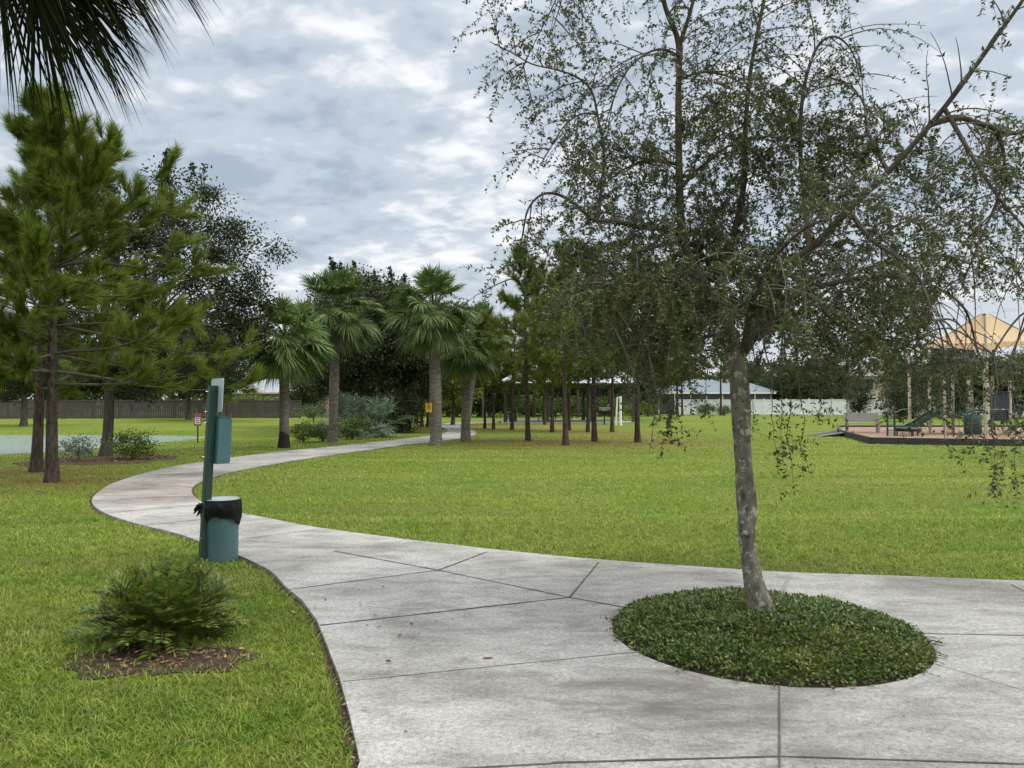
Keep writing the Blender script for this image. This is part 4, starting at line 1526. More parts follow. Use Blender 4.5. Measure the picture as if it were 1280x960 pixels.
def make_tree(name, seed, H, zc, rx, rz, nclump, per, lsize, mat, label, loc, cat='tree', trunk_r=0.2, group=None, clump_r=0.6, off=(0, 0), spires=0, bark='oak_bark'):
    """trunk, limbs that reach into the crown, leaves spread in uneven clumps; zc = crown centre, rz = its half height"""
    rng = np.random.default_rng(seed)
    root = thing(name, loc, label, cat, group)
    mb = MB()
    zt = max(zc - rz * 0.75, 0.25)
    zz = np.linspace(-0.05, zt + 0.2, 8)
    mb.tube(np.c_[0.06 * np.sin(zz), 0.05 * np.sin(zz * 1.3), zz], trunk_r * (1 - 0.25 * zz / max(zz)) + trunk_r * 0.4 * np.exp(-np.maximum(zz, 0) / 0.15), 12)
    mb.build('trunk', M[bark], root, True)
    C = []
    ph = rng.random(3) * 6.28
    for k in range(nclump):
        v = nrm(rng.normal(size=3))
        r = rng.uniform(0.25, 1.0) ** 0.5
        az = math.atan2(v[1], v[0])
        lob = 1 + 0.18 * math.sin(2 * az + ph[0]) + 0.14 * math.sin(3 * az + ph[1] + v[2] * 2)
        C.append((off[0] + v[0] * rx * r * lob, off[1] + v[1] * rx * r * lob, zc + v[2] * rz * r))
    C = np.array(C)
    C[:, 2] = np.maximum(C[:, 2], 0.2)
    br = MB()
    o = np.array((0, 0, zt))
    for k in range(0, nclump, 2):
        e = C[k]
        mid = o + (e - o) * 0.5 + np.array((0, 0, 0.12 * rz)) + rng.normal(size=3) * 0.1 * rx
        br.tube([o + np.array((0, 0, -0.05)), mid, e], [trunk_r * 0.38, trunk_r * 0.2, 0.012], 5, cap=False)
    if trunk_r > 0.05:
        br.build('branches', M[bark], root, True)
    w = rng.uniform(0.6, 1.35, nclump)
    n = nclump * per
    cc = np.repeat(C, per, 0)
    ww = np.repeat(w, per)[:, None]
    g = rng.normal(size=(n, 3)) * np.array((1, 1, 0.75)) * clump_r * 0.55 * ww
    pos = cc + g
    d = g + rng.normal(size=(n, 3)) * clump_r * 0.4 + np.array((0, 0, -0.1))
    if spires:
        ex, ed = [], []
        for k in range(spires):
            az = rng.random() * 6.28
            p = np.array((off[0] + math.cos(az) * rx * 0.55, off[1] + math.sin(az) * rx * 0.55, zc + rz * rng.uniform(0.6, 0.85)))
            L = rng.uniform(0.7, 1.5)
            m = int(170 * L)
            t = rng.random(m)[:, None]
            q = p + np.array((math.cos(az) * 0.15, math.sin(az) * 0.15, 1)) * L * t + rng.normal(size=(m, 3)) * 0.16 * (1.15 - t)
            ex.append(q)
            ed.append(rng.normal(size=(m, 3)) + np.array((0, 0, 0.4)))
        pos = np.concatenate([pos] + ex)
        d = np.concatenate([d] + ed)
    pos[:, 2] = np.maximum(pos[:, 2], 0.06)
    n = len(pos)
    cr = MB()
    cr.leaves(pos, d, lsize * (0.7 + 0.6 * rng.random(n)), lsize * 0.55 * (0.7 + 0.6 * rng.random(n)), rng)
    cr.build('crown', M[mat], root)
    return root


# the oak by the pond and dark trees round it
make_tree('oak_tree', 41, 8.6, 5.1, 3.2, 3.2, 130, 420, 0.10, 'oak_leaf', 'dark leafy oak in the mulched bed by the pond', G(132, 570), trunk_r=0.155, clump_r=0.44, off=(1.5, 0.6), spires=9)
WOODS = 'dark trees beyond the lawn'
oakp = make_tree('oak_tree', 42, 9, 5.5, 3.5, 3.4, 130, 230, 0.17, 'oak_leaf', 'tmp', (0, 0, 0), trunk_r=0.26, clump_r=0.66, spires=5, group=WOODS)
woodp = make_tree('broadleaf_tree', 43, 9, 4.8, 4.2, 4.0, 120, 190, 0.26, 'wood_leaf', 'tmp', (0, 0, 0), trunk_r=0.28, clump_r=1.0, spires=3, group=WOODS)
limep = make_tree('lime_tree', 44, 6, 3.2, 1.8, 2.2, 60, 160, 0.18, 'lime_leaf', 'yellow-green small tree glowing behind the slender palm', (0, 0, 0), trunk_r=0.12, clump_r=0.6)
limep.location = (P(566, 500, 52).x, 52, 0)
limep.scale = (1.15,) * 3
far = [
    ('o', 462, 40, 0.95, 0.2, 'large dark oak massed behind the tall grey palm'),
    ('o', 508, 43, 0.92, 1.3, 'dark oak just left of the stout palm with the yellow sign'),
    ('o', 425, 47, 0.85, 2.0, 'dark oak behind the clipped bushes, left part of the dark mass'),
    ('o', 268, 62, 0.80, 3.0, 'dark oak before the brown fence, right of the pond sign'),
    ('o', 236, 68, 0.95, 4.0, 'dark oak rising before the brown fence behind the waste station'),
    ('w', 350, 122, 1.1, 0.6, 'green tree behind the brown fence above the pinkish house'),
    ('w', 400, 120, 1.1, 5.0, 'green tree right of the pinkish house roof'),
    ('w', 388, 88, 0.72, 2.9, 'green tree before the right half of the pinkish house'),
    ('o', 30, 50, 0.82, 5.0, 'dark tree at the far left edge beyond the pond'),
    ('w', 90, 86, 1.0, 2.5, 'green tree behind the brown fence at the far left'),
    ('w', 165, 88, 0.9, 1.2, 'green tree behind the brown fence between the oak trunk and the pond sign'),
    ('w', -30, 84, 1.0, 3.7, 'green tree behind the brown fence outside the left edge'),
    ('w', 560, 84, 0.75, 0.4, 'green background tree seen between the two right-hand palms'),
    ('w', 612, 80, 0.72, 2.2, 'green background tree left of the pavilion roof'),
    ('w', 655, 90, 0.8, 3.1, 'green background tree behind the left end of the pavilion'),
    ('w', 705, 92, 0.85, 4.4, 'green background tree behind the middle of the pavilion'),
    ('w', 755, 88, 0.8, 5.5, 'green background tree behind the right end of the pavilion'),
    ('w', 800, 92, 0.8, 0.9, 'green background tree behind the white post'),
    ('w', 835, 118, 0.9, 1.8, 'green tree beyond the screened porch, left side'),
    ('w', 930, 122, 0.95, 2.6, 'green tree beyond the screened porch, behind the trunk'),
    ('w', 985, 100, 0.72, 0.1, 'green tree behind the white fence, right of the young tree trunk'),
    ('w', 1030, 96, 0.8, 3.9, 'green tree behind the white fence, left of the cone-shaped shrub'),
    ('w', 1140, 72, 0.62, 4.9, 'green tree behind the play structure slide'),
    ('w', 1195, 78, 0.85, 5.7, 'green tree behind the tan canopy'),
    ('w', 1262, 76, 0.72, 0.5, 'green tree behind the playground at the right edge'),
    ('w', 1330, 70, 0.85, 1.1, 'green tree outside the right edge beyond the playground'),
]
first = {'o': True, 'w': True}
for k, px, Y, s, rz, lab in far:
    pr = oakp if k == 'o' else woodp
    x = P(px, 500, Y).x
    if first[k]:
        first[k] = False
        pr.location, pr.rotation_euler, pr.scale, pr['label'] = (x, Y, 0), (0, 0, rz), (s,) * 3, lab
    else:
        dup(pr, (x, Y, 0), rz, lab, WOODS, s)


def far_woods():
    rng = np.random.default_rng(52)
    mb = MB()
    for az0, az1, d0, d1, h, n in ((-52, 52, 125, 160, 8.5, 30000), (-8, 20, 122, 132, 7.0, 14000)):
        az = R(1) * rng.uniform(az0, az1, n)
        d = rng.uniform(d0, d1, n)
        top = h * (0.72 + 0.18 * np.sin(az * 41 + d * 0.1) + 0.14 * np.sin(az * 97 + 1 + d * 0.23))
        z = top * rng.random(n) ** 0.75
        pos = np.c_[np.sin(az) * d, np.cos(az) * d, z + 0.2]
        mb.leaves(pos, rng.normal(size=(n, 3)), 1.0 * (0.5 + rng.random(n)), 0.6 * (0.5 + rng.random(n)), rng)
    o = mb.build('far_woods', M['wood_leaf'])
    tag(o, 'hazy green belt of far woods along the horizon behind houses and pavilion', 'woods', kind='stuff')


far_woods()

# shrubs
SH = 'shrubs along the path and lawn'
make_tree('shrub', 61, 0.8, 0.42, 0.62, 0.36, 40, 55, 0.07, 'bush_leaf', 'leafy green bush in the mulch just right of the oak trunk by the pond', G(168, 575), 'shrub', 0.03, SH, 0.2)
make_tree('shrub', 62, 0.7, 0.38, 0.42, 0.32, 26, 45, 0.06, 'silver_leaf', 'greyish small bush in the mulch between the pines and the oak trunk', G(97, 577), 'shrub', 0.03, SH, 0.18)
bushp = make_tree('shrub', 63, 0.8, 0.45, 0.52, 0.36, 36, 60, 0.07, 'bush_leaf', 'bright round bush between the two left palms, on a short stem', G(379, 553), 'shrub', 0.04, SH, 0.16)
dup(bushp, G(403, 552), 2.0, 'darker round bush just left of the tall grey palm trunk', SH, 0.95)
dup(bushp, G(441, 549), 4.1, 'low round bush right of the tall grey palm trunk', SH, 1.25)
hed = make_tree('hedge', 64, 1.4, 0.75, 1.3, 0.6, 70, 60, 0.10, 'hedge_leaf', 'clipped bright green hedge before the brown fence end', G(392, 526), 'hedge', 0.05, None, 0.3)
for px, py, s, rz, lab in [(810, 524.5, 1.7, 1, 'round grey-green bush right of the white post'), (790, 525, 1.4, 2.2, 'grey-green bush just behind the rightmost grove pine'), (882, 520.5, 1.8, 3.3, 'dark bush before the white fence, left of the young tree trunk'), (905, 520, 1.5, 5.3, 'small dark bush before the white fence by a far pine')]:
    g = G(px, py)
    dup(bushp, (g.x, g.y, float(ground_z(g.x, g.y))), rz, lab, SH, s)
for px, py, s, rz, lab in [(640, 521, 1.5, 1, 'dark background bush left of the grey bin, behind the pavilion'), (600, 521, 1.7, 2.2, 'dark background bush beyond the far path strip'), (690, 521, 1.6, 3.3, 'dark background bush behind the picnic tables'), (730, 521, 1.6, 0.3, 'dark background bush behind the pavilion, right of the tables'), (570, 521, 1.6, 4.3, 'dark background bush behind the slender palm'), (765, 521, 1.6, 2.1, 'dark background bush behind the barrel grill'), (665, 520.5, 1.7, 2.8, 'dark background bush behind the left picnic table'), (540, 521, 1.7, 0.8, 'dark background bush behind the stout palm')]:
    g = G(px, py)
    dup(bushp, (g.x, g.y, 0), rz * 0.1, lab, SH, (s * 3.4, s, s * 1.7))
for px, Y, sc3, rz, lab in [(322, 90, (4.5, 2.5, 2.9), 1.0, 'wide green shrub behind the brown fence, before the left half of the low house'), (352, 92, (4.0, 2.5, 2.7), 3.0, 'green shrub behind the brown fence, directly behind the leftmost palm'), (300, 88, (4.5, 2.5, 3.2), 5.0, 'green shrub behind the brown fence at the left end of the low house')]:
    dup(bushp, (P(px, 500, Y).x, Y, 0), rz, lab, SH, sc3)
con = make_tree('cypress_shrub', 65, 4.4, 2.0, 1.25, 1.9, 70, 90, 0.13, 'oak_leaf', 'dense dark cone-shaped shrub before the white fence behind the bench', (P(1074, 500, 76).x, 76, 0), 'shrub', 0.10, None, 0.4)
dup(con, (P(1125, 500, 60).x, 60, 0), 1.7, 'dense dark round shrub behind the green climber', None, (0.95, 0.95, 0.72))


def palmetto(seed, loc, s, label):
    rng = np.random.default_rng(seed)
    root = thing('saw_palmetto', loc, label, 'palmetto', 'saw palmettos under the dark oaks')
    st = MB()
    st.tube([(0, 0, -0.05), (0.03, 0, 0.2), (0.02, 0.02, 0.35)], [0.10, 0.09, 0.07], 8)
    st.build('stem', M['palm_boot'], root)
    cr = MB()
    fronds(cr, rng, 22, 0.8 * s, 0.62 * s, 26, 0.05, 0, 80, (0, 0, 0.3), 4, droop=0.25)
    cr.build('fronds', [M['silver_leaf'], M['silver_leaf']], root)


palmetto(1, G(447, 546), 1.15, 'silvery palmetto right of the low round bush')
palmetto(2, G(472, 546), 1.2, 'silvery palmetto in the middle of the dark shrubs')
palmetto(3, G(432, 543), 1.3, 'silvery palmetto behind the tall grey palm trunk')
make_tree('shrub', 66, 2.4, 1.25, 1.15, 1.15, 70, 70, 0.12, 'oak_leaf', 'tall dark shrub left of the stout palm, at the right end of the thicket', G(500, 541), 'shrub', 0.06, SH, 0.4)
make_tree('shrub', 67, 2.0, 1.0, 1.2, 0.9, 60, 70, 0.11, 'oak_leaf', 'dark shrub behind the silvery palmettos', G(466, 537), 'shrub', 0.06, SH, 0.4)

# ------------------------------------------------------------------ cycad


def build_cycad():
    rng = np.random.default_rng(8)
    base = G(207, 797)
    root = thing('coontie_plant', base, 'dark green feathery cycad on a bare mulch patch beside the trash can', 'plant')
    st = MB()
    for k in range(9):
        a = k * 2.4
        p = np.array((math.cos(a) * 0.06, math.sin(a) * 0.06, -0.02))
        st.tube([p, p * 1.2 + np.array((0, 0, 0.05)), p * 1.3 + np.array((0, 0, 0.09))], [0.03, 0.026, 0.015], 6)
    st.build('stem', M['soil'], root)
    mb = MB()
    for k in range(140):
        az = k * 2.39996 + rng.normal() * 0.2
        f = (k + 0.5) / 140
        el = R(86 - 72 * f ** 0.85 + rng.normal() * 13)
        L = 0.45 * rng.uniform(0.8, 1.12) * (0.9 + 0.12 * f)
        d = np.array((math.cos(az) * math.cos(el), math.sin(az) * math.cos(el), math.sin(el)))
        p = np.array((math.cos(az) * 0.07, math.sin(az) * 0.07, 0.07))
        pts, dirs = [p], [d]
        n = 12
        for i in range(n):
            d = nrm(d + np.array((0, 0, -0.04)) * (0.4 + math.cos(el)) + rng.normal(size=3) * 0.035)
            pts.append(pts[-1] + d * L / n)
            dirs.append(d)
        pts, dirs = np.array(pts), np.array(dirs)
        mb.tube(pts, np.linspace(0.004, 0.0015, n + 1), 4, 1, cap=False)
        m = 15
        t = np.linspace(0.28, 1.0, m) * n
        c = np.stack([np.interp(t, np.arange(n + 1), pts[:, q]) for q in range(3)], 1)
        dd = np.stack([np.interp(t, np.arange(n + 1), dirs[:, q]) for q in range(3)], 1)
        sd = nrm(np.cross(dd, np.array((0, 0, 1.0)) + rng.normal(size=3) * 0.15))
        up = np.cross(sd, dd)
        LL = 0.095 * np.sin(np.linspace(0.6, 2.75, m)) ** 0.6
        for sg in (-1, 1):
            dv = nrm(sd * sg + dd * 0.8 + up * 0.42 + rng.normal(size=(m, 3)) * 0.16)
            wv = nrm(np.cross(dv, up))
            W = 0.0125
            tip = c + dv * LL[:, None] + np.array((0, 0, -0.01))
            mid = c + dv * LL[:, None] * 0.5
            V = np.stack([c, mid + wv * W, tip, mid - wv * W], 1).reshape(-1, 3)
            mb.add(V, np.arange(m * 4).reshape(-1, 4))
    mb.build('fronds', [M['cycad_leaf'], M['cycad_leaf']], root)


build_cycad()

# ------------------------------------------------------------------ dog waste station and its can


def build_station():
    base = G(254, 704)
    rz = R(43)
    root = thing('waste_station', base, 'dark green post with a pale sign panel and teal bag dispenser', 'waste station', rotz=rz)
    # local +X = front of the station
    H = 1.76
    lean = 0.045

    def q(x, y, z):
        return np.array((x + lean * z, y, z))
    mb = MB()
    # square tube post with rounded edges
    h = 0.038
    ring = [(h, h - 0.008), (h - 0.008, h), (-h + 0.008, h), (-h, h - 0.008), (-h, -h + 0.008), (-h + 0.008, -h), (h - 0.008, -h), (h, -h + 0.008)]
    rows = [np.array([q(x, y, z) for x, y in ring]) for z in (-0.1, 0.6, 1.2, H)]
    V = np.concatenate(rows)
    n = len(ring)
    f = [(r * n + i, r * n + (i + 1) % n, (r + 1) * n + (i + 1) % n, (r + 1) * n + i) for r in range(3) for i in range(n)]
    mb.add(V, f)
    mb.add(np.vstack([rows[-1], rows[-1].mean(0)]), [(i, (i + 1) % n, n) for i in range(n)])
    mb.build('post', M['green_metal'], root)
    tilt = Matrix.Rotation(lean, 3, 'Y').to_quaternion()
    # sign plate, rounded corners, thin
    sg = MB()
    w, hh, r = 0.30, 0.335, 0.03
    pl = []
    for cx, cz, a0 in ((w / 2 - r, hh / 2 - r, 0), (-w / 2 + r, hh / 2 - r, 90), (-w / 2 + r, -hh / 2 + r, 180), (w / 2 - r, -hh / 2 + r, 270)):
        for k in range(5):
            a = R(a0 + k * 22.5)
            pl.append((cx + r * math.cos(a), cz + r * math.sin(a)))
    xs = h + 0.006
    zc = 1.665
    A = np.array([q(xs, y, zc + z) for y, z in pl])
    Bk = A + np.array((0.006, 0, 0))
    m = len(pl)
    sg.add(np.vstack([A, A.mean(0)]), [((i + 1) % m, i, m) for i in range(m)])
    sg.add(np.vstack([Bk, Bk.mean(0)]), [(i, (i + 1) % m, m) for i in range(m)])
    sg.add(np.vstack([A, Bk]), [(i, (i + 1) % m, m + (i + 1) % m, m + i) for i in range(m)])
    sg.build('sign_panel', M['sign_back'], root)
    # dispenser box with sloped lid and side flanges
    db = MB()
    zb, zt = 0.98, 1.445
    prof = [(h + 0.002, zb), (h + 0.125, zb), (h + 0.135, zb + 0.02), (h + 0.135, zt - 0.04), (h + 0.122, zt - 0.008), (h + 0.002, zt)]
    k = len(prof)
    a = np.array([q(x, -0.105, z) for x, z in prof])
    b = np.array([q(x, 0.105, z) for x, z in prof])
    db.add(np.vstack([a, a.mean(0)]), [(i, (i + 1) % k, k) for i in range(k)])
    db.add(np.vstack([b, b.mean(0)]), [((i + 1) % k, i, k) for i in range(k)])
    db.add(np.vstack([a, b]), [((i + 1) % k, i, k + i, k + (i + 1) % k) for i in range(k)])
    d = db.build('bag_dispenser', M['teal_box'], root)
    lid = MB()
    lid.beam(q(h + 0.004, 0, zt + 0.006), q(h + 0.128, 0, zt - 0.003), 0.222, 0.008)
    lid.build('lid', M['can_green'], d)
    for z in (1.70, 1.50, 1.39, 1.05, 0.60, 0.25):
        bo = MB()
        for s in ((-h - 0.028, -h),):
            bo.tube([q(s[0], 0.0, z), q(s[1], 0.0, z)], 0.005, 6)
            bo.tube([q(s[1] - 0.006, 0.0, z), q(s[1], 0.0, z)], 0.010, 6)
        bo.build('bolt', M['galv'], root)


build_station()


def build_can():
    rng = np.random.default_rng(12)
    base = G(277, 701)
    root = thing('trash_can', base, 'teal cylindrical trash can with a black bag folded over its rim', 'trash can')
    r, H = 0.165, 0.61
    mb = MB()
    mb.lathe([(0.0, 0.012), (r * 0.95, 0.012), (r * 0.955, 0.02), (r * 0.96, 0.05), (r * 0.97, 0.3), (r * 0.985, 0.415), (r * 1.0, 0.42), (r * 1.005, H), (r * 0.97, H), (r * 0.95, 0.3), (r * 0.93, 0.03)], sides=40)
    mb.build('can_body', M['can_green'], root, False)
    ld = MB()
    ld.lathe([(r * 1.02, H - 0.02), (r * 1.035, H - 0.005), (r * 1.03, H + 0.012), (r * 0.98, H + 0.018), (r * 0.9, H + 0.004), (0.001, H - 0.004)], sides=40)
    ld.build('lid', M['pale_plastic'], root, True)
    # bag skirt: ruffled
    bg = MB()
    sides, rows = 72, 9
    V = []
    for j in range(rows):
        t = j / (rows - 1)
        for i in range(sides):
            a = i / sides * 2 * math.pi
            ruff = 0.006 * math.sin(a * 9 + 1) * t + 0.010 * math.sin(a * 5 + 2 + t * 2) * t + rng.normal() * 0.0035
            low = 0.20 + 0.045 * math.sin(a * 2 + 1.2) + 0.014 * math.sin(a * 5 + 1)
            rr = r * 1.045 + 0.006 + 0.018 * math.sin(math.pi * min(1, t * 1.1)) + max(ruff, -0.010)
            z = H + 0.004 - low * t + rng.normal() * 0.002
            V.append((rr * math.cos(a), rr * math.sin(a), z))
    f = [(j * sides + i, (j + 1) * sides + i, (j + 1) * sides + (i + 1) % sides, j * sides + (i + 1) % sides) for j in range(rows - 1) for i in range(sides)]
    bg.add(V, f)
    # top hem rolled over the rim
    hem = [(( r * 1.045 + 0.004) * math.cos(a), (r * 1.045 + 0.004) * math.sin(a), H + 0.006) for a in np.linspace(0, 2 * math.pi, 49)]
    bg.tube(hem, 0.007, 6, cap=False)
    # loose knotted tail at the left
    for k in range(7):
        a = R(195 + rng.normal() * 16)
        p0 = np.array((math.cos(a) * r * 1.08, math.sin(a) * r * 1.08, H - 0.05 - rng.random() * 0.03))
        p1 = p0 + np.array((math.cos(a) * 0.05, math.sin(a) * 0.05, -0.01 + rng.normal() * 0.015))
        p2 = p1 + np.array((math.cos(a) * 0.035, math.sin(a) * 0.03 + rng.normal() * 0.01, -0.045 + rng.normal() * 0.02))
        bg.tube([p0, (p0 + p1) / 2 + np.array((0, 0, 0.012)), p1, p2], [0.022, 0.026, 0.016, 0.006], 7)
    bg.build('bag_liner', M['black_bag'], root, True)


build_can()

# ------------------------------------------------------------------ small signs


def pond_sign():
    g = G(247, 549)
    g.z = float(ground_z(g.x, g.y))
    root = thing('pond_sign', g, 'small red-topped warning sign on a rusty post at the pond edge', 'sign')
    mb = MB()
    mb.box((0, 0.012, 0.55), (0.05, 0.03, 1.3))
    mb.build('post', M['rust_metal'], root)
    b = MB()
    b.box((0, -0.012, 1.0), (0.31, 0.012, 0.54))
    bd = b.build('sign_panel', M['red_sign'], root)
    w = MB()
    w.box((0.0, -0.021, 0.95), (0.225, 0.005, 0.28))
    w.build('text_panel', M['sign_white'], bd)
    for i in range(3):
        k = MB()
        k.box((0.0 + 0.01 * (i - 1), -0.0255, 1.04 - i * 0.085), (0.16 - 0.02 * (i == 1), 0.003, 0.035))
        k.build('text_line', M['sign_ink'], bd)
    k = MB()
    k.box((-0.03, -0.0195, 1.19), (0.05, 0.003, 0.04))
    k.build('emblem', M['sign_ink'], bd)


pond_sign()


def palm_sign():
    base = G(545, 557)
    root = thing('yellow_sign', (base.x - 0.235, base.y - 0.265, 1.38), 'small yellow notice sign nailed to the stout palm trunk', 'sign', rotz=R(-22))
    mb = MB()
    mb.box((0, 0, 0.0), (0.25, 0.012, 0.34))
    o = mb.build('sign_panel', M['yellow_sign'], root)
    k = MB()
    k.box((0, -0.008, 0.02), (0.16, 0.004, 0.16))
    k.build('emblem', plain('amber_ink', (0.45, 0.19, 0.01), None, 9, 0.6), o)
    for c, d in (((0.0, -0.008, 0.135), (0.14, 0.004, 0.03)), ((0.0, -0.008, -0.15), (0.08, 0.004, 0.02))):
        k = MB()
        k.box(c, d)
        k.build('text_line', M['sign_ink'], o)


palm_sign()

# ------------------------------------------------------------------ fences and houses


def fence_thing(name, label, a, b, H, mat, board, post_w, post_gap, boards=True, cap=True):
    a, b = Vector(a), Vector(b)
    d = b - a
    root = thing(name, a, label, 'fence', rotz=math.atan2(d.y, d.x))
    L = d.length
    mb = MB()
    rng = np.random.default_rng(int(L * 7))
    if boards:
        x = 0.0
        while x < L:
            w = board * rng.uniform(0.96, 1.0)
            mb.box((x + board / 2, rng.normal() * 0.008, H / 2), (w - 0.02, 0.022, H - 0.04 + rng.normal() * 0.008))
            x += board
    else:
        mb.box((L / 2, 0, H / 2), (L, 0.04, H - 0.08))
        x = 0
        while x < L:
            mb.box((x, -0.022, H / 2), (0.012, 0.006, H - 0.3))
            x += 0.3
    mb.build('panel', mat, root)
    rl = MB()
    rl.box((L / 2, -0.03, H - 0.06), (L, 0.05, 0.10))
    rl.box((L / 2, -0.03, 0.12), (L, 0.05, 0.10))
    rl.build('rail', mat, root)
    n = int(L / post_gap)
    for k in range(min(n + 1, 100)):
        p = MB()
        p.box((k * post_gap, 0.0, (H + 0.06) / 2), (post_w, post_w + 0.02, H + 0.06))
        if cap:
            p.box((k * post_gap, 0.0, H + 0.08), (post_w + 0.04, post_w + 0.05, 0.035))
        p.build('post', mat, root)
    return root


M['brown_vinyl'] = plain('brown_vinyl', (0.075, 0.06, 0.056), (0.058, 0.047, 0.045), 1.2, 0.7, bmp=0.05, sc3=(6, 1, 0.4))
fa = P(-170, 523, 70)
fb = P(376, 523, 75)
fence_thing('wooden_fence', 'long dark brown board fence across the lawn behind the pond', (fa.x, fa.y, 0), (fb.x, fb.y, 0), 1.75, M['brown_vinyl'], 0.2, 0.11, 2.45)
wa, wb = P(845, 519, 87), P(1420, 519, 80)
fence_thing('vinyl_fence', 'long white vinyl fence beyond the lawn at right', (wa.x, wa.y, 0.1), (wb.x, wb.y, 0.0), 1.75, M['white_vinyl'], 0.15, 0.13, 2.4, False)


def house(name, label, c, w, d, hw, hr, wall, roof, trim, rotz=0.0, windows=(), eave=0.5, door=None):
    root = thing(name, c, label, 'house', rotz=rotz)
    mb = MB()
    mb.box((0, 0, hw / 2), (w, d, hw))
    mb.build('wall', wall, root)
    rf = MB()
    W2, D2 = w / 2 + eave, d / 2 + eave
    k = min(D2, W2) * 0.98
    rx = max(W2 - k, 0.2)
    V = [(-W2, -D2, hw + 0.02), (W2, -D2, hw + 0.02), (W2, D2, hw + 0.02), (-W2, D2, hw + 0.02), (-rx, 0, hw + hr), (rx, 0, hw + hr)]
    rf.add(V, [(0, 1, 5, 4), (2, 3, 4, 5)])
    rf.add(V, [(1, 2, 5), (3, 0, 4)])
    rf.add(V, [(3, 2, 1, 0)])
    rf.build('roof', roof, root)
    tr = MB()
    for y in (-D2, D2):
        tr.box((0, y, hw - 0.06), (2 * W2 + 0.04, 0.04, 0.2))
    for x in (-W2, W2):
        tr.box((x, 0, hw - 0.06), (0.04, 2 * D2 - 0.05, 0.2))
    tr.build('fascia', trim, root)
    for x, z, ww, hh in windows:
        fr = MB()
        fr.box((x, -d / 2 - 0.03, z), (ww + 0.16, 0.05, hh + 0.16))
        f = fr.build('window', M['white_paint'], root)
        gl = MB()
        gl.box((x, -d / 2 - 0.06, z), (ww, 0.02, hh))
        gl.build('pane', M['glass_dark'], f)
    return root


hx = P(345, 500, 100)
house('house', 'low house with pale grey roof and pinkish fascia behind the brown fence', (hx.x, 103, 0), 13, 9, 2.75, 1.9, M['pink_wall'], M['grey_tile'], M['pink_trim'], R(4), [(-4, 1.5, 1.4, 1.2), (1, 1.5, 1.6, 1.2), (4.5, 1.5, 1.4, 1.2)])
hx = P(1120, 500, 104)
house('house', 'two-storey beige house behind the white fence, above the bench', (hx.x, 108, 0), 10, 9, 5.2, 2.0, M['beige_wall'], M['brown_tile'], M['white_paint'], R(-5), [(-3.4, 4.0, 1.2, 1.4), (0, 4.0, 1.2, 1.4), (3.2, 4.0, 1.2, 1.4), (-3.2, 1.5, 1.5, 1.3), (2.6, 1.5, 1.5, 1.3)])
hx = P(1290, 500, 86)
house('house', 'beige house behind the playground at the right edge', (hx.x, 90, 0), 9, 8, 2.9, 2.0, M['beige_wall'], M['brown_tile'], M['white_paint'], R(-8), [(-3, 1.5, 1.3, 1.3), (0.3, 1.5, 1.3, 1.3)])


def porch_house():
    c = P(895, 500, 98)
    root = thing('house', (c.x, 100, 0), 'low house with a long white-edged dark screened porch behind the white fence', 'house', rotz=R(-3))
    mb = MB()
    mb.box((0, 4.0, 1.4), (15, 6, 2.8))
    mb.build('wall', M['beige_wall'], root)
    sc_ = MB()
    sc_.box((0, -0.4, 1.3), (14.4, 2.6, 2.5))
    s = sc_.build('screen', M['screen_dark'], root)
    for k in range(8):
        p = MB()
        p.box((-7.1 + k * 14.2 / 7, -1.74, 1.3), (0.09, 0.07, 2.6))
        p.build('post', M['white_paint'], root)
    f = MB()
    f.box((0, -1.85, 2.72), (15.4, 0.10, 0.26))
    f.build('fascia', M['white_paint'], root)
    r = MB()
    V = [(-8, -1.9, 2.86), (8, -1.9, 2.86), (8, 7.4, 2.86), (-8, 7.4, 2.86), (-4, 3, 4.6), (4, 3, 4.6)]
    r.add(V, [(0, 1, 5, 4), (2, 3, 4, 5)])
    r.add(V, [(1, 2, 5), (3, 0, 4)])
    r.build('roof', plain('blue_tile', (0.15, 0.185, 0.22), (0.11, 0.14, 0.17), 3, 0.7, bmp=0.3, sc3=(1, 1, 5)), root)


porch_house()

# ------------------------------------------------------------------ picnic pavilion


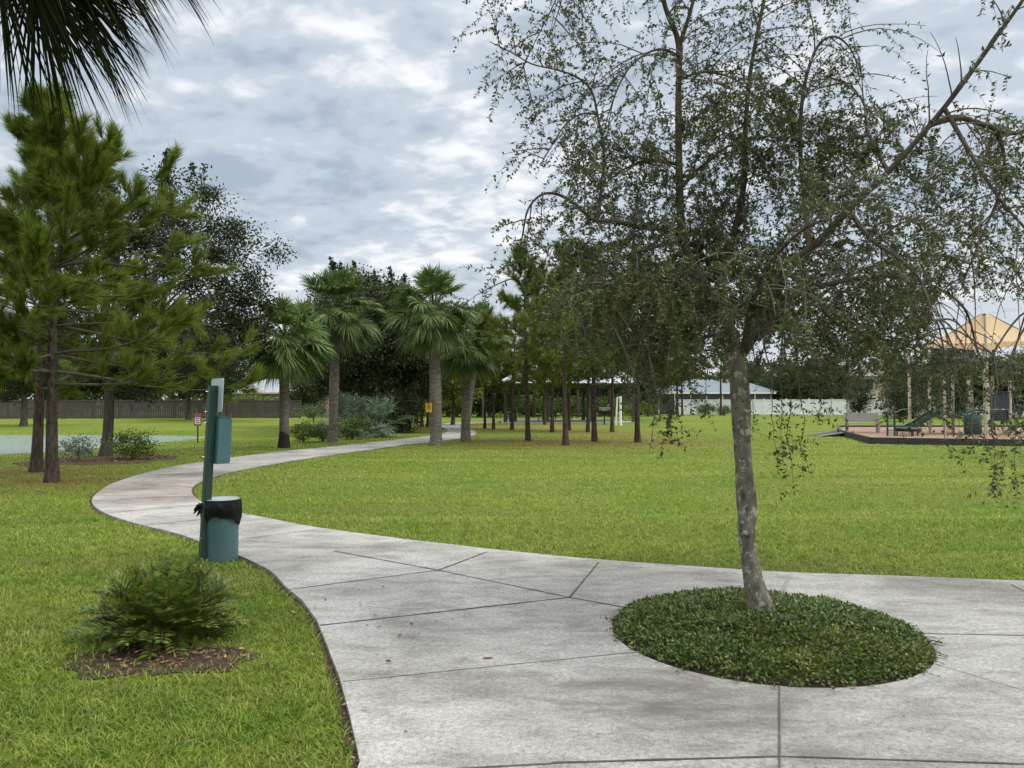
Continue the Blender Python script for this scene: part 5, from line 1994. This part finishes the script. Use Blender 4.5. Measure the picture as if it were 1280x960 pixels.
def pavilion():
    cx, cy = P(708, 500, 59.5).x, 59.5
    root = thing('picnic_pavilion', (cx, cy, 0), 'open picnic pavilion with white metal hip roof and dark posts behind the pines', 'pavilion')
    w, d = 10.6, 7.6
    sl = MB()
    sl.box((0, 0, 0.03), (w - 0.6, d - 0.4, 0.14))
    sl.build('slab', M['concrete_slab'], root)
    he, hr = 2.95, 2.35
    rf = MB()
    W2, D2 = w / 2, d / 2
    rx = W2 - D2 * 0.95
    V = [(-W2, -D2, he), (W2, -D2, he), (W2, D2, he), (-W2, D2, he), (-rx, 0, he + hr), (rx, 0, he + hr)]
    rf.add(V, [(0, 1, 5, 4), (2, 3, 4, 5)])
    rf.add(V, [(1, 2, 5), (3, 0, 4)])
    rf.add([(v[0], v[1], v[2] - 0.05) for v in V[:4]], [(3, 2, 1, 0)])
    n = 24
    for k in range(1, n):                       # standing seams
        x = -W2 + k * w / n
        t = min(1.0, (W2 - abs(x)) / (W2 - rx))
        rf.beam((x, -D2 + 0.01, he + 0.02), (x, -D2 + D2 * t, he + hr * t + 0.02), 0.03, 0.05)
    rf.build('roof', M['white_roof'], root)
    bm = MB()
    for y in (-D2 + 0.5, D2 - 0.5):
        bm.box((0, y, he - 0.22), (w - 0.8, 0.16, 0.28))
    for x in (-W2 + 0.5, W2 - 0.5):
        bm.box((x, 0, he - 0.22), (0.16, d - 1.2, 0.28))
    bm.build('beam', M['dark_wood'], root)
    for x in (-4.7, -1.6, 1.6, 4.7):
        for y in (-3.2, 3.2):
            p = MB()
            p.box((x, y, 1.45), (0.2, 0.2, 2.75))
            p.box((x, y, 0.2), (0.3, 0.3, 0.25))
            p.build('post', M['dark_wood'], root)
    return cx, cy


pcx, pcy = pavilion()


def picnic_table(loc, rz, label):
    root = thing('picnic_table', loc, label, 'table', 'picnic tables in the pavilion', rz)
    t = MB()
    for k in range(5):
        t.box((0, (k - 2) * 0.15, 0.745), (1.8, 0.14, 0.045))
    t.build('tabletop', M['dark_wood'], root)
    for s in (-1, 1):
        b = MB()
        for k in range(2):
            b.box((0, s * (0.62 + 0.14 * k), 0.44), (1.8, 0.13, 0.045))
        b.build('seat', M['dark_wood'], root)
    for s in (-1, 1):
        l = MB()
        x = s * 0.62
        l.beam((x, -0.55, 0.0), (x, 0.22, 0.72), 0.05, 0.09)
        l.beam((x + 0.055, 0.55, 0.0), (x + 0.055, -0.22, 0.72), 0.05, 0.09)
        l.beam((x + 0.11, -0.78, 0.38), (x + 0.11, 0.78, 0.38), 0.05, 0.09)
        l.build('legs', M['galv'], root)


picnic_table((pcx - 1.6, pcy - 1.6, 0.1), 0.0, 'dark picnic table at the left under the pavilion roof')
picnic_table((pcx + 0.9, pcy - 1.5, 0.1), 0.0, 'dark picnic table in the middle under the pavilion roof')
picnic_table((pcx + 3.0, pcy + 1.3, 0.1), 0.0, 'dark picnic table at the back right under the pavilion roof')


def park_bin():
    g = G(641, 529)
    root = thing('litter_bin', g, 'dark grey litter bin with domed lid at the left corner of the pavilion', 'bin')
    mb = MB()
    mb.lathe([(0.0, 0.0), (0.27, 0.0), (0.28, 0.04), (0.28, 0.68), (0.25, 0.70)], sides=20)
    for k in range(20):
        a = k / 20 * 6.283
        mb.box((0.285 * math.cos(a), 0.285 * math.sin(a), 0.36), (0.02, 0.06, 0.6), a)
    mb.build('bin_body', M['bin_grey'], root)
    l = MB()
    l.lathe([(0.30, 0.68), (0.30, 0.74), (0.26, 0.84), (0.14, 0.93), (0.0, 0.95)], sides=20)
    l.build('lid', M['black'], root, True)


park_bin()


def grill():
    g = G(755.5, 531)
    root = thing('barbecue_grill', g, 'black barrel barbecue grill on a single post beside the pavilion', 'grill')
    p = MB()
    p.tube([(0, 0, -0.05), (0, 0, 0.75)], 0.045, 10)
    p.build('post', M['black'], root)
    b = MB()
    b.tube([(-0.42, 0, 0.97), (-0.40, 0, 0.97), (0.40, 0, 0.97), (0.42, 0, 0.97)], [0.18, 0.25, 0.25, 0.18], 18)
    b.box((0, 0, 0.735), (0.3, 0.2, 0.04))
    bb = b.build('barrel', M['black'], root)
    h = MB()
    h.tube([(-0.2, -0.30, 1.02), (0.2, -0.30, 1.02)], 0.014, 8)
    h.tube([(0.25, 0, 1.20), (0.25, 0, 1.36)], 0.04, 8)
    h.build('handle', M['galv'], bb)


grill()


def white_post():
    g = G(774, 532)
    root = thing('water_fountain', g, 'white upright post with a side arm beside the grove', 'post')
    m = MB()
    m.tube([(0.09, 0, -0.05), (0.09, 0, 1.0), (0.09, 0, 1.95)], [0.10, 0.085, 0.08], 12)
    m.build('column', M['white_paint'], root)
    k = MB()
    k.beam((-0.22, 0, 0.0), (-0.12, 0, 1.9), 0.12, 0.09)
    k.box((-0.02, 0, 1.86), (0.26, 0.14, 0.06))
    k.build('arm', M['white_paint'], root)


white_post()

# ------------------------------------------------------------------ playground


def playground():
    o = MB()
    n = len(PLAY)
    o.prism(PLAY, -0.02, 0.16)
    ob = o.build('playground_mulch', M['play_mulch'])
    ob['kind'] = 'structure'
    root = thing('playground_edging', (PLAY[0][0], PLAY[0][1], 0), 'low black plastic edging around the reddish playground mulch', 'edging')
    ox, oy = PLAY[0]
    for i in range(n):
        a, b = Vector(PLAY[i]), Vector(PLAY[(i + 1) % n])
        d = (b - a).normalized()
        k = max(1, int((b - a).length / 1.2))
        e = MB()
        for j in range(k):
            p = a + (b - a) * (j / k) + d * 0.012
            q = a + (b - a) * ((j + 1) / k) - d * 0.012
            e.beam((p.x - ox, p.y - oy, 0.125), (q.x - ox, q.y - oy, 0.125), 0.11, 0.25)
        e.build('border_section', M['rubber_edge'], root)
    # access ramp at the left corner
    rp = thing('access_ramp', G(1056, 545), 'low dark access ramp with pale rim at the left corner of the playground', 'ramp', rotz=R(12))
    m = MB()
    V = [(-1.75, -0.5, 0.0), (0.1, -0.5, 0.0), (0.1, -0.5, 0.22), (-1.75, 0.5, 0.0), (0.1, 0.5, 0.0), (0.1, 0.5, 0.22)]
    m.add(V, [(0, 1, 2), (3, 5, 4)])
    m.add(V, [(0, 2, 5, 3), (1, 4, 5, 2)])
    m.build('ramp_body', M['rubber_edge'], rp)
    m = MB()
    m.beam((-1.75, -0.53, 0.03), (0.1, -0.53, 0.25), 0.05, 0.05)
    m.beam((-1.75, 0.53, 0.03), (0.1, 0.53, 0.25), 0.05, 0.05)
    m.build('rim', M['grey_wood'], rp)


playground()


def bench():
    g = G(1078, 541, 0.16)
    root = thing('park_bench', g, 'weathered grey slatted bench on the playground mulch', 'bench', rotz=R(-16))
    s = MB()
    for k in range(4):
        s.box((0, -0.21 + k * 0.13, 0.44), (1.5, 0.11, 0.035))
    s.build('seat', M['grey_wood'], root)
    b = MB()
    for k in range(4):
        b.box((0, 0.27 + 0.03 * k, 0.55 + k * 0.105), (1.5, 0.03, 0.092))
    b.build('backrest', M['grey_wood'], root)
    for x in (-0.66, 0.66):
        for y in (-0.22, 0.24):
            l = MB()
            l.box((x, y, 0.21), (0.07, 0.07, 0.42))
            l.build('leg', M['grey_wood'], root)
        a = MB()
        a.box((x, 0.0, 0.66), (0.08, 0.56, 0.04))
        a.box((x, -0.24, 0.54), (0.06, 0.06, 0.2))
        a.build('armrest', M['grey_wood'], root)
        u = MB()
        u.beam((x, 0.285, 0.40), (x, 0.395, 0.92), 0.05, 0.04)
        u.build('back_post', M['grey_wood'], root)


bench()


def canopy():
    c = P(1232, 500, 34.5)
    root = thing('shade_canopy', (c.x, 34.5, 0.16), 'tan fabric shade canopy on tall posts over the play structure', 'canopy', rotz=R(14))
    hw, he, hr = 2.15, 3.85, 1.55
    m = MB()
    # four membranes with slightly sagging hems, ridge at the top
    N = 12
    for s in range(4):
        rot = Matrix.Rotation(s * math.pi / 2, 3, 'Z')
        rows = []
        for i in range(N + 1):
            t = i / N
            row = []
            for j in range(N + 1):
                u = j / N * 2 - 1
                half = 0.12 + (hw - 0.12) * t
                sag = 0.16 * (1 - u * u) * t * t
                y = -(0.12 + (hw - 0.12) * t) + sag * 0.6
                z = he + hr * (1 - t) - 0.18 * math.sin(math.pi * t) + sag * 0.9
                row.append(rot @ Vector((u * half, y, z)))
            rows.append(row)
        V = np.array([tuple(p) for r in rows for p in r])
        f = [(i * (N + 1) + j, (i + 1) * (N + 1) + j, (i + 1) * (N + 1) + j + 1, i * (N + 1) + j + 1) for i in range(N) for j in range(N)]
        m.add(V, f)
    m.build('fabric', M['canopy'], root, True)
    h = MB()
    for s in range(4):
        rot = Matrix.Rotation(s * math.pi / 2, 3, 'Z')
        a, b = rot @ Vector((hw, -hw, he - 0.02)), rot @ Vector((0.1, -0.1, he + hr - 0.03))
        mid = (a + b) / 2 + Vector((0, 0, -0.2))
        h.tube([a, mid, b], 0.04, 8)
    h.build('rafter', M['green_metal'], root)
    for sx in (-1, 1):
        for sy in (-1, 1):
            p = MB()
            p.tube([(sx * hw, sy * hw, -0.1), (sx * hw, sy * hw, he)], 0.07, 12)
            p.build('post', M['tan_metal'], root)


canopy()


def play_structure():
    c = P(1212, 500, 34.0)
    root = thing('play_structure', (c.x, 34.0, 0.16), 'play structure with tan posts, dark green slide and climbers under the canopy', 'playset')
    for x in (-1.45, -0.4, 0.45, 1.4):
        for y in (-0.6, 0.6):
            p = MB()
            hh = 2.35 if y < 0 else 2.6
            p.tube([(x, y, -0.1), (x, y, hh), (x, y, hh + 0.03)], [0.065, 0.065, 0.03], 12)
            p.build('post', M['tan_metal'], root)
    d = MB()
    d.box((0.92, 0, 1.05), (0.95, 1.15, 0.07))
    d.box((-0.92, 0, 0.85), (0.95, 1.15, 0.07))
    d.box((0.02, 0, 0.95), (0.75, 1.15, 0.07))
    d.build('deck', M['slide_green'], root)
    pn = MB()
    pn.box((0.92, -0.62, 1.45), (0.85, 0.04, 0.65))
    pn.tube([(0.5, -0.65, 1.85), (1.35, -0.65, 1.85)], 0.025, 8)
    pn.box((0.92, -0.5, 0.80), (0.88, 0.05, 0.42))
    pn.build('panel', plain('dark_panel', (0.03, 0.04, 0.055), (0.02, 0.03, 0.04), 3, 0.5), root)
    g = MB()
    for k in range(7):
        g.tube([(-1.4 + k * 0.155, -0.6, 0.9), (-1.4 + k * 0.155, -0.6, 1.65)], 0.014, 6)
    g.tube([(-1.42, -0.6, 1.66), (-0.42, -0.6, 1.66)], 0.02, 6)
    g.build('railing', M['slide_green'], root)
    # slide running left
    s = MB()
    pts = [(-1.5, -0.1, 0.92), (-1.9, -0.1, 0.75), (-2.4, -0.12, 0.42), (-2.8, -0.14, 0.22), (-3.2, -0.15, 0.16)]
    for a, b in zip(pts[:-1], pts[1:]):
        s.beam(a, b, 0.5, 0.04)
        for o in (-0.26, 0.26):
            s.beam((a[0], a[1] + o, a[2] + 0.08), (b[0], b[1] + o, b[2] + 0.08), 0.04, 0.2)
    s.build('slide', M['slide_green'], root)
    t = MB()
    t.lathe([(0.30, 0.05), (0.34, 0.1), (0.34, 0.85), (0.30, 0.9)], (-0.45, -0.95, 0), 20)
    t.build('crawl_barrel', M['slide_green'], root, True)
    l = MB()
    for y in (-0.3, 0.3):
        l.beam((1.5, y, 1.08), (2.35, y, 0.0), 0.05, 0.06)
    for k in range(5):
        f = (k + 0.5) / 5
        l.beam((1.5 + 0.85 * f, -0.3, 1.08 * (1 - f)), (1.5 + 0.85 * f, 0.3, 1.08 * (1 - f)), 0.10, 0.035)
    l.build('ladder', M['slide_green'], root)
    b = MB()
    b.tube([(0.35, -1.1, 0.4), (2.3, -1.1, 0.4)], 0.04, 8)
    for x in (0.4, 1.3, 2.25):
        b.tube([(x, -1.1, -0.1), (x, -1.1, 0.4)], 0.035, 8)
    b.build('balance_beam', M['black'], root)


play_structure()


def climber():
    c = G(1122, 545, 0.16)
    root = thing('climbing_frame', c, 'small dark green climbing frame with a round seat left of the slide', 'climber')
    for x in (-0.42, -0.12):
        p = MB()
        p.tube([(x, 0, -0.1), (x, 0, 1.0), (x, 0, 1.04)], [0.04, 0.04, 0.02], 10)
        p.build('post', M['slide_green'], root)
    for z in (0.25, 0.5, 0.75, 0.95):
        r = MB()
        r.tube([(-0.42, 0, z), (-0.12, 0, z)], 0.018, 8)
        r.build('rung', M['slide_green'], root)
    s = MB()
    a = np.linspace(0, 2 * math.pi, 25)
    s.tube([(0.45 + 0.4 * math.cos(t), 0.1 + 0.4 * math.sin(t), 0.28) for t in a], 0.09, 10, cap=False)
    s.lathe([(0.001, 0.25), (0.38, 0.25)], (0.45, 0.1, 0), 20)
    s.build('round_seat', M['black'], root, True)
    l = MB()
    for t in (0.5, 2.6, 4.7):
        l.tube([(0.45 + 0.38 * math.cos(t), 0.1 + 0.38 * math.sin(t), -0.1), (0.45 + 0.38 * math.cos(t), 0.1 + 0.38 * math.sin(t), 0.25)], 0.03, 8)
    l.build('seat_leg', M['slide_green'], root)
    h = MB()
    h.tube([(-0.12, 0, 0.95), (0.2, 0.05, 1.1), (0.6, 0.1, 1.12), (0.85, 0.1, 0.9), (0.9, 0.1, 0.0)], 0.028, 8)
    h.build('arch_bar', M['slide_green'], root)


climber()

# ------------------------------------------------------------------ small litter


def litter():
    rng = np.random.default_rng(31)
    mb = MB()

    def scatter(n, fx, z, s, upn=1.0):
        xy = np.array([fx() for _ in range(n)])
        d = np.c_[rng.normal(size=(n, 2)), rng.normal(size=n) * 0.18]
        mb.leaves(np.c_[xy, np.full(n, z)], d, s * (0.5 + rng.random(n)), s * 0.42 * (0.5 + rng.random(n)), rng, up=upn)
    # mulch patch under the cycad
    scatter(240, lambda: (-2.17 + rng.normal() * 0.27, 4.80 + rng.normal() * 0.19), 0.022, 0.035)
    # bed by the pond
    g = G(130, 575)
    scatter(300, lambda: (g.x + rng.normal() * 1.2, g.y + rng.normal() * 0.9), 0.03, 0.09)
    # paving
    pts = []
    while len(pts) < 150:
        x, y = rng.uniform(-1.5, 4.2), rng.uniform(3.2, 8)
        if in_poly(np.array([x]), np.array([y]), PATH)[0] and not in_poly(np.array([x]), np.array([y]), RING)[0]:
            pts.append((x, y))
    it = iter(pts)
    scatter(150, lambda: next(it), CTOP + 0.006, 0.017)
    # along the left kerb of the path and in the grass
    line = np.array(NEARL[2:] + [tuple(p.xy) for p in L_s[:20]])

    def edge():
        k = rng.integers(0, len(line) - 1)
        t = rng.random()
        p = line[k] * (1 - t) + line[k + 1] * t
        return (p[0] - abs(rng.normal()) * 0.03, p[1])
    scatter(90, edge, 0.02, 0.028)
    scatter(60, lambda: (rng.uniform(-3, -0.7), rng.uniform(3.2, 6.5)), 0.045, 0.045)
    a = []
    while len(a) < 120:
        x, y = rng.uniform(-3, 7), rng.uniform(7, 13)
        if not in_poly(np.array([x]), np.array([y]), PATH)[0]:
            a.append((x, y))
    it2 = iter(a)
    scatter(120, lambda: next(it2), 0.045, 0.05)
    o = mb.build('leaf_litter', M['litter'])
    tag(o, 'scattered dry brown leaves and bark bits on the mulch, paving and lawn', 'leaf litter', kind='stuff')
    # the single red-brown leaf lying on the near slab
    g = G(610, 822, CTOP + 0.006)
    m = MB()
    t = np.linspace(-1, 1, 9)
    w = 0.014 * np.sqrt(np.clip(1 - t * t, 0, 1))
    V = np.r_[np.c_[t * 0.035, w, 0.004 * t * t], np.c_[t * 0.035, 0 * t, 0.001 + 0.004 * t * t], np.c_[t * 0.035, -w, 0.006 * t * t]]
    i = np.arange(8)
    m.add(V, np.r_[np.stack([i, i + 9, i + 10, i + 1], 1), np.stack([i + 9, i + 18, i + 19, i + 10], 1)])
    r = m.build('fallen_leaf', plain('red_leaf', (0.26, 0.07, 0.04), (0.18, 0.06, 0.04), 30, 0.6))
    r.location = g
    r.rotation_euler = (0, 0, 0.1)
    tag(r, 'single curled red-brown leaf lying in the middle of the near concrete slab', 'leaf')


litter()
